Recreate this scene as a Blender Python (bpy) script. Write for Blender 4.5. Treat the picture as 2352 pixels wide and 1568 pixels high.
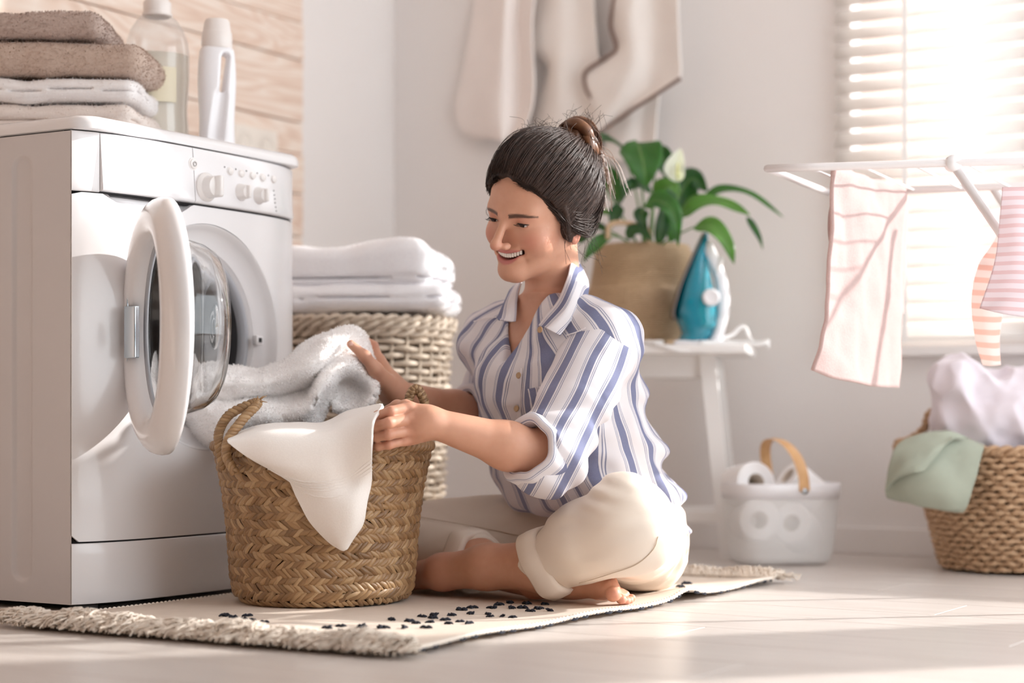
import bpy, bmesh, math, random
import numpy as np
from mathutils import Vector, Matrix, noise as mnoise

scene = bpy.context.scene
for _o in list(bpy.data.objects):
    bpy.data.objects.remove(_o, do_unlink=True)
COL = scene.collection

# ------------------------------------------------------------------ camera
FPX, HOR, CH = 4262.0, 955.0, 0.335      # focal length in pixels, horizon row, camera height
cam_data = bpy.data.cameras.new('camera')
cam = bpy.data.objects.new('camera', cam_data)
COL.objects.link(cam)
cam.location = (0, 0, CH)
cam.rotation_euler = (math.pi / 2, 0, 0)
cam_data.sensor_width = 36.0
cam_data.lens = FPX / 2352 * 36.0
cam_data.shift_y = (HOR - 784.0) / 2352.0
cam_data.clip_start = 0.05
cam_data.dof.use_dof = True
cam_data.dof.focus_distance = 3.16
cam_data.dof.aperture_fstop = 2.0
scene.camera = cam

# ------------------------------------------------------------------ light
world = bpy.data.worlds.new('sky'); scene.world = world
world.use_nodes = True
_bg = world.node_tree.nodes['Background']
_bg.inputs[0].default_value = (0.905, 0.96, 1.0, 1)
_bg.inputs[1].default_value = 2.9
sun_data = bpy.data.lights.new('sun', 'SUN')
sun = bpy.data.objects.new('sun', sun_data); COL.objects.link(sun)
sun_data.energy = 5.5
sun_data.angle = math.radians(1.2)
sun_data.color = (1.0, 0.965, 0.93)
SUN_TRAVEL = Vector((-0.952, -0.3035, -0.4035)).normalized()
sun.rotation_euler = SUN_TRAVEL.to_track_quat('-Z', 'Y').to_euler()
sun.location = (4, 6, 4)
scene.view_settings.view_transform = 'Standard'
scene.view_settings.look = 'None'
scene.view_settings.gamma = 1.0
scene.view_settings.use_curve_mapping = False
scene.view_settings.exposure = 0.43
try:
    scene.cycles.max_bounces = 10
    scene.cycles.diffuse_bounces = 7
    scene.cycles.transmission_bounces = 10
    scene.cycles.transparent_max_bounces = 12
    scene.cycles.use_denoising = True
    scene.cycles.sample_clamp_indirect = 6.0
    scene.cycles.caustics_reflective = False
except Exception:
    pass

# ------------------------------------------------------------------ helpers
rng = np.random.default_rng(7)
random.seed(7)

def P(px, py, d):
    """world point seen at pixel (px, py) of the 2352x1568 frame at depth d"""
    return np.array([(px - 1176.0) / FPX * d, d, CH + (HOR - py) / FPX * d])

def lin(c):
    out = []
    for v in c:
        v = v / 255.0
        out.append(v / 12.92 if v <= 0.04045 else ((v + 0.055) / 1.055) ** 2.4)
    return tuple(out) + (1.0,)

class NT:
    """tiny node-tree writer"""
    def __init__(self, name):
        self.m = bpy.data.materials.new(name); self.m.use_nodes = True
        self.t = self.m.node_tree
        self.b = self.t.nodes['Principled BSDF']
    def n(self, typ, **kw):
        nd = self.t.nodes.new(typ)
        for k, v in kw.items():
            if k.startswith('i_'):
                nd.inputs[k[2:].replace('_', ' ')].default_value = v
            else:
                setattr(nd, k, v)
        return nd
    def l(self, a, b):
        self.t.links.new(a, b)
    def math(self, op, a, b=None, c=None):
        nd = self.n('ShaderNodeMath', operation=op)
        for i, v in enumerate((a, b, c)):
            if v is None: continue
            if hasattr(v, 'links'): self.l(v, nd.inputs[i])
            else: nd.inputs[i].default_value = v
        return nd.outputs[0]
    def mix(self, f, a, b):
        nd = self.n('ShaderNodeMix', data_type='RGBA')
        for s, v in ((0, f), (6, a), (7, b)):
            if hasattr(v, 'links'): self.l(v, nd.inputs[s])
            else: nd.inputs[s].default_value = v
        return nd.outputs[2]
    def noise(self, scale, detail=3, vec=None, rough=.55, dist=0):
        nd = self.n('ShaderNodeTexNoise')
        nd.inputs['Scale'].default_value = scale; nd.inputs['Detail'].default_value = detail
        nd.inputs['Roughness'].default_value = rough; nd.inputs['Distortion'].default_value = dist
        if vec is not None: self.l(vec, nd.inputs['Vector'])
        return nd.outputs[0]
    def coord(self, which='Object', scale=None, rot=None):
        tc = self.n('ShaderNodeTexCoord').outputs[which]
        if scale is None and rot is None: return tc
        mp = self.n('ShaderNodeMapping')
        if scale is not None: mp.inputs['Scale'].default_value = scale
        if rot is not None: mp.inputs['Rotation'].default_value = rot
        self.l(tc, mp.inputs['Vector']); return mp.outputs[0]
    def ramp(self, f, stops, interp='LINEAR'):
        r = self.n('ShaderNodeValToRGB'); cr = r.color_ramp; cr.interpolation = interp
        while len(cr.elements) < len(stops): cr.elements.new(0.5)
        for e, (p, c) in zip(cr.elements, stops):
            e.position = p; e.color = c
        self.l(f, r.inputs[0]); return r.outputs[0]
    def bump(self, h, strength=.3, dist=.002, normal=None):
        nd = self.n('ShaderNodeBump'); nd.inputs['Strength'].default_value = strength
        nd.inputs['Distance'].default_value = dist; self.l(h, nd.inputs['Height'])
        if normal is not None: self.l(normal, nd.inputs['Normal'])
        return nd.outputs[0]
    def setp(self, **kw):
        for k, v in kw.items():
            s = self.b.inputs[k.replace('_', ' ')]
            if hasattr(v, 'links'): self.l(v, s)
            else: s.default_value = v
        return self

def simple(name, col, rough=.5, var=.0, vscale=8., bump=0., bscale=200., bdist=.001, spec=.5, metal=0., coat=0., sheen=0.,
           trans=0., sss=0., vec=None, col2=None, detail=3):
    w = NT(name)
    c = lin(col)
    co = w.coord('Object')
    if var > 0 or col2:
        c2 = lin(col2) if col2 else tuple(max(0, x * (1 - var)) for x in c[:3]) + (1,)
        f = w.noise(vscale, detail, co)
        f = w.ramp(f, [(.3, (0, 0, 0, 1)), (.7, (1, 1, 1, 1))])
        w.setp(Base_Color=w.mix(f, c, c2))
    else:
        w.setp(Base_Color=c)
    w.setp(Roughness=rough, Metallic=metal)
    w.b.inputs['Specular IOR Level'].default_value = spec
    if coat: w.b.inputs['Coat Weight'].default_value = coat
    if sheen:
        w.b.inputs['Sheen Weight'].default_value = sheen; w.b.inputs['Sheen Roughness'].default_value = .5
    if trans: w.b.inputs['Transmission Weight'].default_value = trans
    if sss:
        w.b.inputs['Subsurface Weight'].default_value = sss; w.b.inputs['Subsurface Radius'].default_value = (.01, .004, .002)
        w.b.inputs['Subsurface Scale'].default_value = .6
    if bump:
        w.setp(Normal=w.bump(w.noise(bscale, 3, co), bump, bdist))
    return w.m

def cloth_translucent(m, col, amt=.35):
    """mix some light-through into a thin fabric"""
    t = m.node_tree; out = t.nodes['Material Output']; b = t.nodes['Principled BSDF']
    tr = t.nodes.new('ShaderNodeBsdfTranslucent'); tr.inputs[0].default_value = lin(col)
    mx = t.nodes.new('ShaderNodeMixShader'); mx.inputs[0].default_value = amt
    t.links.new(b.outputs[0], mx.inputs[1]); t.links.new(tr.outputs[0], mx.inputs[2]); t.links.new(mx.outputs[0], out.inputs[0])
    return m

# ---- geometry: every generator returns (verts Nx3 array, faces list)
def mesh_from(name, v, f, smooth=True):
    v = np.asarray(v, dtype=np.float32).reshape(-1, 3)
    me = bpy.data.meshes.new(name)
    if isinstance(f, np.ndarray):
        k = f.shape[1]; n = len(f)
        me.vertices.add(len(v)); me.vertices.foreach_set('co', v.ravel())
        me.loops.add(n * k); me.loops.foreach_set('vertex_index', f.astype(np.int32).ravel())
        me.polygons.add(n)
        me.polygons.foreach_set('loop_start', np.arange(0, n * k, k, dtype=np.int32))
        me.polygons.foreach_set('loop_total', np.full(n, k, dtype=np.int32))
        me.update(calc_edges=True); me.validate()
    else:
        me.from_pydata(v.tolist(), [], [tuple(int(i) for i in q) for q in f]); me.update()
    if smooth and len(me.polygons):
        me.polygons.foreach_set('use_smooth', np.ones(len(me.polygons), dtype=bool))
    return me

def mk(name, geo, mat, parent=None, smooth=True, sharp=None, attrs=None):
    v, f = geo
    me = mesh_from(name, v, f, smooth)
    if sharp:
        me.set_sharp_from_angle(angle=math.radians(sharp))
    if mat is not None: me.materials.append(mat)
    if attrs:
        for k, a in attrs.items():
            at = me.attributes.new(k, 'FLOAT', 'POINT'); at.data.foreach_set('value', np.asarray(a, dtype=np.float32).ravel())
    o = bpy.data.objects.new(name, me); COL.objects.link(o)
    if parent is not None: o.parent = parent
    return o

def empty(name, loc=(0, 0, 0), rz=0., parent=None):
    o = bpy.data.objects.new(name, None); COL.objects.link(o)
    o.location = loc; o.rotation_euler = (0, 0, rz); o.empty_display_size = .05
    if parent is not None: o.parent = parent
    return o

def tag(o, label=None, cat=None, group=None, kind=None):
    if label: o['label'] = label
    if cat: o['category'] = cat
    if group: o['group'] = group
    if kind: o['kind'] = kind
    return o

def merge(*gs):
    vs, fs, n = [], [], 0
    for v, f in gs:
        v = np.asarray(v, dtype=float).reshape(-1, 3)
        vs.append(v); fs.extend([tuple(int(i) + n for i in q) for q in f]); n += len(v)
    return np.concatenate(vs), fs

def xf(g, loc=(0, 0, 0), rz=0., rx=0., ry=0., s=1.):
    v = np.asarray(g[0], dtype=float) * np.asarray(s, dtype=float)
    M = np.array((Matrix.Rotation(rz, 3, 'Z') @ Matrix.Rotation(ry, 3, 'Y') @ Matrix.Rotation(rx, 3, 'X')))
    return v @ M.T + np.asarray(loc, dtype=float), g[1]

def box(x0, x1, y0, y1, z0, z1, r=0., seg=2):
    bm = bmesh.new(); bmesh.ops.create_cube(bm, size=1.)
    for v in bm.verts:
        v.co = Vector(((x0 + x1) / 2 + v.co.x * (x1 - x0), (y0 + y1) / 2 + v.co.y * (y1 - y0), (z0 + z1) / 2 + v.co.z * (z1 - z0)))
    if r > 0:
        bmesh.ops.bevel(bm, geom=list(bm.edges), offset=r, segments=seg, affect='EDGES', profile=.5)
    bm.verts.index_update()
    g = (np.array([v.co[:] for v in bm.verts]), [tuple(v.index for v in f.verts) for f in bm.faces]); bm.free()
    return g

def lathe(prof, n=48, cap=True, axis='Z', a0=0., a1=2 * math.pi):
    """prof list of (r, h); axis Z"""
    prof = np.asarray(prof, dtype=float); m = len(prof)
    full = abs(a1 - a0 - 2 * math.pi) < 1e-6
    k = n if full else n + 1
    a = np.linspace(a0, a1, k, endpoint=not full)
    v = np.stack([prof[None, :, 0] * np.cos(a)[:, None], prof[None, :, 0] * np.sin(a)[:, None], np.broadcast_to(prof[None, :, 1], (k, m))], -1).reshape(-1, 3)
    f = []
    for i in range(n):
        j = (i + 1) % k
        for q in range(m - 1):
            f.append((i * m + q, j * m + q, j * m + q + 1, i * m + q + 1))
    if cap and full:
        if prof[0, 0] > 1e-6: f.append(tuple(i * m for i in range(n))[::-1])
        if prof[-1, 0] > 1e-6: f.append(tuple(i * m + m - 1 for i in range(n)))
    return v, f

def frames(pts, closed=False, up=None):
    pts = np.asarray(pts, dtype=float); n = len(pts)
    if closed: t = np.roll(pts, -1, 0) - np.roll(pts, 1, 0)
    else: t = np.gradient(pts, axis=0)
    t /= np.linalg.norm(t, axis=1)[:, None] + 1e-12
    u = np.array(up if up is not None else (0, 0, 1.)) + 1e-5
    if up is None and abs(t[0] @ u) > .9: u = np.array((1., 0, 0))
    N = np.zeros_like(pts); cur = u
    for i in range(n):
        if up is not None: cur = u
        w = cur - t[i] * (cur @ t[i]); w /= np.linalg.norm(w) + 1e-12; N[i] = w; cur = w
    return t, N, np.cross(t, N)

def tube(pts, r, sides=8, closed=False, cap=True, flat=1., up=None, twist=0.):
    """tube along pts; r scalar or list; flat squashes along the binormal"""
    pts = np.asarray(pts, dtype=float); n = len(pts)
    r = np.broadcast_to(np.asarray(r, dtype=float), (n,))
    t, N, B = frames(pts, closed, up)
    a = np.linspace(0, 2 * math.pi, sides, endpoint=False)
    A = a[None, :] + (np.arange(n) * twist)[:, None]
    v = pts[:, None, :] + r[:, None, None] * (np.cos(A)[..., None] * N[:, None, :] + flat * np.sin(A)[..., None] * B[:, None, :])
    v = v.reshape(-1, 3); f = []
    m = n if closed else n - 1
    for i in range(m):
        j = (i + 1) % n
        for k in range(sides):
            k2 = (k + 1) % sides
            f.append((i * sides + k, i * sides + k2, j * sides + k2, j * sides + k))
    if cap and not closed:
        f.append(tuple(range(sides))[::-1]); f.append(tuple((n - 1) * sides + k for k in range(sides)))
    return v, f

def spline(pts, n=40, closed=False):
    """Catmull-Rom through pts"""
    p = np.asarray(pts, dtype=float)
    if closed: q = np.concatenate([p[-1:], p, p[:2]]); m = len(p)
    else: q = np.concatenate([2 * p[:1] - p[1:2], p, 2 * p[-1:] - p[-2:-1]]); m = len(p) - 1
    s = np.linspace(0, m, n, endpoint=not closed); i = np.minimum(s.astype(int), m - 1); t = (s - i)[:, None]
    a, b, c, d = q[i], q[i + 1], q[i + 2], q[i + 3]
    return .5 * (2 * b + (c - a) * t + (2 * a - 5 * b + 4 * c - d) * t ** 2 + (3 * b - a - 3 * c + d) * t ** 3)

def patch(ctrl, nu=40, nv=40, closed_u=False):
    """smooth surface through a grid of control points ctrl[i][j] -> verts (nu*nv), quads"""
    c = np.asarray(ctrl, dtype=float)
    a = np.stack([spline(c[:, j], nu, closed_u) for j in range(c.shape[1])], 1)
    b = np.stack([spline(a[i], nv) for i in range(nu)], 0)
    return b.reshape(-1, 3), gridfaces(nu, nv, closed_u)

def gridfaces(nu, nv, cu=False, cv=False):
    i = np.arange(nu if cu else nu - 1); j = np.arange(nv if cv else nv - 1)
    I, J = np.meshgrid(i, j, indexing='ij'); I2, J2 = (I + 1) % nu, (J + 1) % nv
    return np.stack([I * nv + J, I2 * nv + J, I2 * nv + J2, I * nv + J2], -1).reshape(-1, 4)

def vnoise(p, scale=1., seed=0.):
    """smooth value noise on Nx3 points, vectorised, roughly -1..1"""
    p = np.asarray(p, dtype=np.float64) * scale + seed * 17.31
    i = np.floor(p).astype(np.int64); f = p - i; f = f * f * (3 - 2 * f)
    def h(x, y, z):
        n = (x * 374761393 + y * 668265263 + z * 2147483647 + 1013904223) & 0xffffffff
        n = ((n ^ (n >> 13)) * 1274126177) & 0xffffffff
        n = n ^ (n >> 16)
        return (n & 0xffff) / 32767.5 - 1.0
    r = 0
    for dx in (0, 1):
        wx = f[..., 0] if dx else 1 - f[..., 0]
        for dy in (0, 1):
            wy = f[..., 1] if dy else 1 - f[..., 1]
            for dz in (0, 1):
                wz = f[..., 2] if dz else 1 - f[..., 2]
                r = r + wx * wy * wz * h(i[..., 0] + dx, i[..., 1] + dy, i[..., 2] + dz)
    return r

def vnormals(v, f):
    v = np.asarray(v, dtype=float); f = np.asarray(f)
    n = np.cross(v[f[:, 2]] - v[f[:, 0]], v[f[:, 3]] - v[f[:, 1]]) if f.shape[1] == 4 else np.cross(v[f[:, 1]] - v[f[:, 0]], v[f[:, 2]] - v[f[:, 0]])
    out = np.zeros_like(v)
    for k in range(f.shape[1]): np.add.at(out, f[:, k], n)
    return out / (np.linalg.norm(out, axis=1)[:, None] + 1e-12)

def solid(o, th, offset=0.):
    m = o.modifiers.new('thickness', 'SOLIDIFY'); m.thickness = th; m.offset = offset; return o

def thick(g, th):
    """closed slab from an open quad grid surface (numpy faces)"""
    v, f = np.asarray(g[0], dtype=float), np.asarray(g[1])
    n = vnormals(v, f); k = len(v)
    V = np.concatenate([v + n * th / 2, v - n * th / 2])
    e = np.concatenate([f[:, [0, 1]], f[:, [1, 2]], f[:, [2, 3]], f[:, [3, 0]]])
    key = e[:, 0].astype(np.int64) * k + e[:, 1]; rev = e[:, 1].astype(np.int64) * k + e[:, 0]
    b = e[~np.isin(key, rev)]
    side = np.stack([b[:, 1], b[:, 0], b[:, 0] + k, b[:, 1] + k], 1)
    return V, np.concatenate([f, f[:, ::-1] + k, side])

def pile(parent, g, mat, n, length, width=.0007, seed=1, name='terry_pile', droop=.0, curl=.6):
    """short loops of terry or fuzz standing on a surface, one uncountable part"""
    r = np.random.default_rng(seed)
    v = np.asarray(g[0], dtype=float); f = np.asarray(g[1])
    a, b, c = v[f[:, 0]], v[f[:, 1]], v[f[:, 2]]
    nn = np.cross(c - a, v[f[:, 3]] - b) if f.shape[1] == 4 else np.cross(b - a, c - a)
    ar = np.linalg.norm(nn, axis=1); idx = r.choice(len(f), n, p=ar / ar.sum())
    w = r.random((n, 2))
    if f.shape[1] == 4:
        d = v[f[:, 3]]
        p = (a[idx] * (1 - w[:, :1]) + b[idx] * w[:, :1]) * (1 - w[:, 1:]) + (d[idx] * (1 - w[:, :1]) + c[idx] * w[:, :1]) * w[:, 1:]
    else:
        s = np.sqrt(w[:, :1]); p = a[idx] * (1 - s) + b[idx] * s * (1 - w[:, 1:]) + c[idx] * s * w[:, 1:]
    nrm = nn[idx] / (ar[idx][:, None] + 1e-12)
    rd = r.normal(size=(n, 3)); tip = nrm + curl * rd; tip[:, 2] -= droop
    tip /= np.linalg.norm(tip, axis=1)[:, None]
    sd = np.cross(tip, r.normal(size=(n, 3))); sd /= np.linalg.norm(sd, axis=1)[:, None] + 1e-9
    L = length * (.5 + .7 * r.random((n, 1)))
    mid = p + nrm * L * .5 + tip * L * .25
    end = p + nrm * L * .45 + tip * L * .6
    V = np.stack([p - sd * width - nrm * .0006, p + sd * width - nrm * .0006, mid + sd * width, mid - sd * width, end], 1).reshape(-1, 3)
    k = np.arange(n)[:, None] * 5
    T = np.concatenate([k + [[0, 1, 2]], k + [[0, 2, 3]], k + [[3, 2, 4]]])
    me_m = PILE.get(mat.name)
    if me_m is None:
        me_m = mat.copy(); me_m.name = mat.name + '_pile'; nt = me_m.node_tree; bs = nt.nodes['Principled BSDF']
        tr = nt.nodes.new('ShaderNodeBsdfTranslucent'); mx = nt.nodes.new('ShaderNodeMixShader'); mx.inputs[0].default_value = .5
        lk = bs.inputs['Base Color'].links
        if lk: nt.links.new(lk[0].from_socket, tr.inputs[0])
        else: tr.inputs[0].default_value = bs.inputs['Base Color'].default_value
        for k_ in list(bs.inputs['Normal'].links): nt.links.remove(k_)
        nt.links.new(bs.outputs[0], mx.inputs[1]); nt.links.new(tr.outputs[0], mx.inputs[2]); nt.links.new(mx.outputs[0], nt.nodes['Material Output'].inputs[0])
        PILE[mat.name] = me_m
    me = mesh_from(name, V, T, True)
    me.materials.append(me_m)
    o = bpy.data.objects.new(name, me); COL.objects.link(o); o.parent = parent; o['kind'] = 'stuff'
    return o
PILE = {}

def setnormals_flat(o):
    for p in o.data.polygons: p.use_smooth = False

# ---- room axes: the corner of the two walls, u runs along the window wall, v out from it into the room
C0 = np.array([-0.332, 5.22]); UA = np.array([0.8575, -0.5145]); VA = np.array([-0.5145, -0.8575])
RZ_U = math.atan2(UA[1], UA[0])
def W(u, v, z=0.):
    p = C0 + u * UA + v * VA
    return np.array([p[0], p[1], z])
def room(g):
    v = np.asarray(g[0], dtype=float); q = C0[None] + v[:, :1] * UA + v[:, 1:2] * VA
    f = g[1]
    f = f[:, ::-1] if isinstance(f, np.ndarray) else [tuple(reversed(k)) for k in f]
    return np.concatenate([q, v[:, 2:]], 1), f
# ---- signed-distance modelling: smooth blends of tapered limbs, meshed by surface nets
def surface_nets(F, lo, h):
    S = F < 0
    nx, ny, nz = F.shape
    cnt = np.zeros((nx - 1, ny - 1, nz - 1), dtype=np.int8)
    for a in (0, 1):
        for b in (0, 1):
            for c in (0, 1):
                cnt += S[a:nx - 1 + a, b:ny - 1 + b, c:nz - 1 + c]
    act = (cnt > 0) & (cnt < 8)
    idx = np.argwhere(act); n = len(idx)
    lut = np.full(act.shape, -1, dtype=np.int32); lut[act] = np.arange(n)
    cor = [(a, b, c) for a in (0, 1) for b in (0, 1) for c in (0, 1)]
    val = np.stack([F[idx[:, 0] + a, idx[:, 1] + b, idx[:, 2] + c] for a, b, c in cor], 1)
    acc = np.zeros((n, 3)); k = np.zeros(n)
    for p in range(8):
        for q in range(p + 1, 8):
            A, B = np.array(cor[p]), np.array(cor[q])
            if np.abs(A - B).sum() != 1: continue
            m = (val[:, p] < 0) != (val[:, q] < 0)
            t = val[m, p] / (val[m, p] - val[m, q])
            acc[m] += A + (B - A) * t[:, None]; k[m] += 1
    v = (idx + acc / k[:, None]) * h + np.asarray(lo)
    quads = []
    for ax in range(3):
        sl0 = [slice(None)] * 3; sl1 = [slice(None)] * 3
        sl0[ax] = slice(0, -1); sl1[ax] = slice(1, None)
        s0, s1 = S[tuple(sl0)], S[tuple(sl1)]
        e = np.argwhere(s0 != s1)
        o1, o2 = [(1, 2), (2, 0), (0, 1)][ax]
        ok = (e[:, o1] > 0) & (e[:, o2] > 0) & (e[:, o1] < F.shape[o1] - 1) & (e[:, o2] < F.shape[o2] - 1); e = e[ok]
        flip = s0[e[:, 0], e[:, 1], e[:, 2]]
        def cell(d1, d2):
            c = e.copy(); c[:, o1] += d1; c[:, o2] += d2; return lut[c[:, 0], c[:, 1], c[:, 2]]
        q = np.stack([cell(-1, -1), cell(0, -1), cell(0, 0), cell(-1, 0)], 1)
        q[~flip] = q[~flip][:, ::-1]
        quads.append(q)
    return v.astype(np.float32), np.concatenate(quads)

def sdf_mesh(fn, lo, hi, h):
    lo = np.asarray(lo, dtype=np.float32); hi = np.asarray(hi, dtype=np.float32)
    ax = [np.arange(lo[i], hi[i] + h, h, dtype=np.float32) for i in range(3)]
    X, Y, Z = np.meshgrid(*ax, indexing='ij')
    F = fn(np.stack([X, Y, Z], -1))
    return surface_nets(F.astype(np.float32), lo, h)

def smin(a, b, k):
    if k <= 0: return np.minimum(a, b)
    h = np.maximum(k - np.abs(a - b), 0) / k
    return np.minimum(a, b) - h * h * k * .25
def smax(a, b, k): return -smin(-a, -b, k)
def s_sphere(p, c, r): return np.sqrt(((p - np.asarray(c, dtype=np.float32)) ** 2).sum(-1)) - r
def s_ell(p, c, r, R=None):
    q = p - np.asarray(c, dtype=np.float32)
    if R is not None: q = q @ np.asarray(R, dtype=np.float32)
    r = np.asarray(r, dtype=np.float32)
    k0 = np.sqrt(((q / r) ** 2).sum(-1)); k1 = np.sqrt(((q / (r * r)) ** 2).sum(-1)) + 1e-9
    return k0 * (k0 - 1) / k1
def s_cap(p, a, b, ra, rb):
    """tapered capsule"""
    a = np.asarray(a, dtype=np.float32); b = np.asarray(b, dtype=np.float32)
    ab = b - a; t = np.clip(((p - a) @ ab) / (ab @ ab), 0, 1)
    q = p - a - t[..., None] * ab
    return np.sqrt((q * q).sum(-1)) - (ra + (rb - ra) * t)
def s_box(p, c, b, r, R=None):
    q = p - np.asarray(c, dtype=np.float32)
    if R is not None: q = q @ np.asarray(R, dtype=np.float32)
    q = np.abs(q) - (np.asarray(b, dtype=np.float32) - r)
    return np.sqrt((np.maximum(q, 0) ** 2).sum(-1)) + np.minimum(q.max(-1), 0) - r
def s_chain(p, pts, rad, k=.0):
    d = None
    for i in range(len(pts) - 1):
        e = s_cap(p, pts[i], pts[i + 1], rad[i], rad[i + 1])
        d = e if d is None else smin(d, e, k)
    return d
# ================================================================== the room
M_wall = simple('wall_paint', (236, 232, 230), .75, bump=.05, bscale=400, bdist=.0005)
M_ceil = simple('ceiling_paint', (240, 236, 234), .8)
M_trim = simple('white_trim', (236, 232, 230), .35)
def floor_mat():
    w = NT('floor_laminate')
    co = w.coord('Object', (1.0, 1.0, 1.0), (0, 0, -RZ_U))
    mp = w.n('ShaderNodeMapping'); mp.inputs['Scale'].default_value = (1.6, 26, 1); w.l(co, mp.inputs[0])
    oi = w.n('ShaderNodeObjectInfo').outputs['Random']
    f = w.noise(2.2, 6, mp.outputs[0], .65, .8)
    g = w.noise(1.1, 2, co)
    c = w.ramp(f, [(.25, lin((196, 186, 179))), (.55, lin((214, 206, 200))), (.8, lin((226, 220, 214)))])
    c2 = w.mix(w.math('MULTIPLY', oi, .35), c, lin((204, 196, 190)))
    c3 = w.mix(w.math('MULTIPLY', g, .25), c2, lin((190, 181, 174)))
    w.setp(Base_Color=c3, Roughness=w.math('MULTIPLY_ADD', f, .12, .24))
    w.setp(Normal=w.bump(f, .06, .001))
    return w.m
M_floor = floor_mat()
M_sub = simple('floor_joint', (120, 112, 106), .8)

H = 2.6
RU = 3.55     # wall with the glazed balcony door, right of the picture
fl = mk('floor', room(box(-.1, RU, -.15, 6.2, -.06, -.012)), M_sub, smooth=False); tag(fl, kind='structure')
# laminate boards, long way along the window wall, staggered end joints
row_w = .182
k = 0
for r in range(0, 28):
    v0 = -.02 + r * row_w
    u = -.02 - (0.37 * r * 1.31 % 1.2)
    while u < RU:
        u1 = min(u + 1.25, RU)
        if u1 > -.01:
            us = max(u, -.02)
            b = room(box(us + .0007, u1 - .0007, v0 + .0007, v0 + row_w - .0007, -.012, 0, .0008, 1))
            c = b[0].mean(0)
            px = 1176 + FPX * c[0] / max(c[1], .3)
            vis = c[1] > 1.6 and -1500 < px < 3900
            if vis:
                o = mk('floor_board', b, M_floor, fl, smooth=False)
            else:
                o = mk('floor_board', b, M_floor, fl, smooth=False)
        u = u1

# window wall (v < 0): opening for the window from u 1.44 on
WU0, WU1, WZ0, WZ1 = 1.315, 1.87, .50, 2.25
VU0, VU1 = 2.3, 3.42      # second opening, past a pier added to shade the washer, out of view
wb = merge(box(-.15, WU0, -.16, 0, 0, H), box(WU0, WU1, -.16, 0, 0, WZ0), box(WU0, WU1, -.16, 0, WZ1, H), box(WU1, VU0, -.16, 0, 0, H), box(VU0, VU1, -.16, 0, 0, WZ0), box(VU0, VU1, -.16, 0, WZ1, H), box(VU1, RU, -.16, 0, 0, H))
tag(mk('wall_back', room(wb), M_wall, smooth=False), kind='structure')
wl = mk('wall_left', room(box(-.15, 0, 0, 6.2, 0, H)), M_wall, smooth=False); tag(wl, kind='structure')
M_wallf = simple('far_wall_darkened', (128, 116, 108), .8)  # unseen wall, coloured dark to cut fill light from behind the camera
tag(mk('wall_front', room(box(-.15, RU, 6.2, 6.3, 0, H)), M_wallf, smooth=False), kind='structure')
tag(mk('ceiling', room(box(-.15, RU, -.16, 6.3, H, H + .1)), M_ceil, smooth=False), kind='structure')
# wall on the far right of the room with a wide glazed opening
wr = merge(box(RU, RU + .1, -.16, .25, 0, H), box(RU, RU + .1, 2.5, 6.3, 0, H), box(RU, RU + .1, .25, 2.5, 2.3, H), box(RU, RU + .1, .25, 2.5, 0, .06))
tag(mk('wall_right', room(wr), M_wall, smooth=False), kind='structure')
# baseboard on both walls
tag(mk('baseboard_back', room(box(.0, RU, .0, .014, 0, .066, .003)), M_trim, smooth=False), kind='structure')
tag(mk('baseboard_left', room(box(.0, .014, .014, 6.2, 0, .066, .003)), M_trim, smooth=False), kind='structure')

# pale wood cladding on the wall behind the washing machine
def wood_mat():
    w = NT('limed_pine')
    oi = w.n('ShaderNodeObjectInfo').outputs['Random']
    co = w.coord('Object', None, (0, 0, -RZ_U))
    off = w.n('ShaderNodeCombineXYZ'); w.l(w.math('MULTIPLY', oi, 37.), off.inputs[1]); w.l(w.math('MULTIPLY', oi, 11.), off.inputs[2])
    ad = w.n('ShaderNodeVectorMath', operation='ADD'); w.l(co, ad.inputs[0]); w.l(off.outputs[0], ad.inputs[1])
    mp = w.n('ShaderNodeMapping'); mp.inputs['Scale'].default_value = (8, 1.5, 9); w.l(ad.outputs[0], mp.inputs[0])
    n1 = w.noise(1.0, 3, mp.outputs[0], .5, .6)
    rings = w.math('FRACT', w.math('MULTIPLY', n1, 11.))
    rings = w.math('ABSOLUTE', w.math('SUBTRACT', rings, .5))
    fine = w.n('ShaderNodeMapping'); fine.inputs['Scale'].default_value = (60, 4, 120); w.l(ad.outputs[0], fine.inputs[0])
    fn = w.noise(1.5, 4, fine.outputs[0])
    f = w.math('MULTIPLY_ADD', fn, .35, w.math('MULTIPLY', rings, 1.3))
    base = w.ramp(f, [(.1, lin((212, 178, 156))), (.45, lin((230, 203, 185))), (.85, lin((244, 231, 220)))])
    tone = w.mix(w.math('MULTIPLY', oi, .45), base, lin((240, 226, 212)))
    w.setp(Base_Color=tone, Roughness=.6, Normal=w.bump(f, .12, .001))
    return w.m
M_wood = wood_mat()
zs = [.0, .13, .25, .37, .46, .58, .69, .80, .91, 1.013, 1.096, 1.258, 1.355, 1.47, 1.56, 1.70, 1.83, 1.98, 2.11, 2.26, 2.42, 2.6]
for i in range(len(zs) - 1):
    # boards are butt-jointed once, away from the part in view
    for (a, b) in ((.443, 3.3), (3.3, 6.15)):
        mk('cladding_board', room(box(.0005, .019 + .002 * ((i * 7) % 3), a + .001, b - .001, zs[i] + .0012, zs[i + 1] - .0012, .0035, 2)), M_wood, wl, smooth=False)

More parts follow.
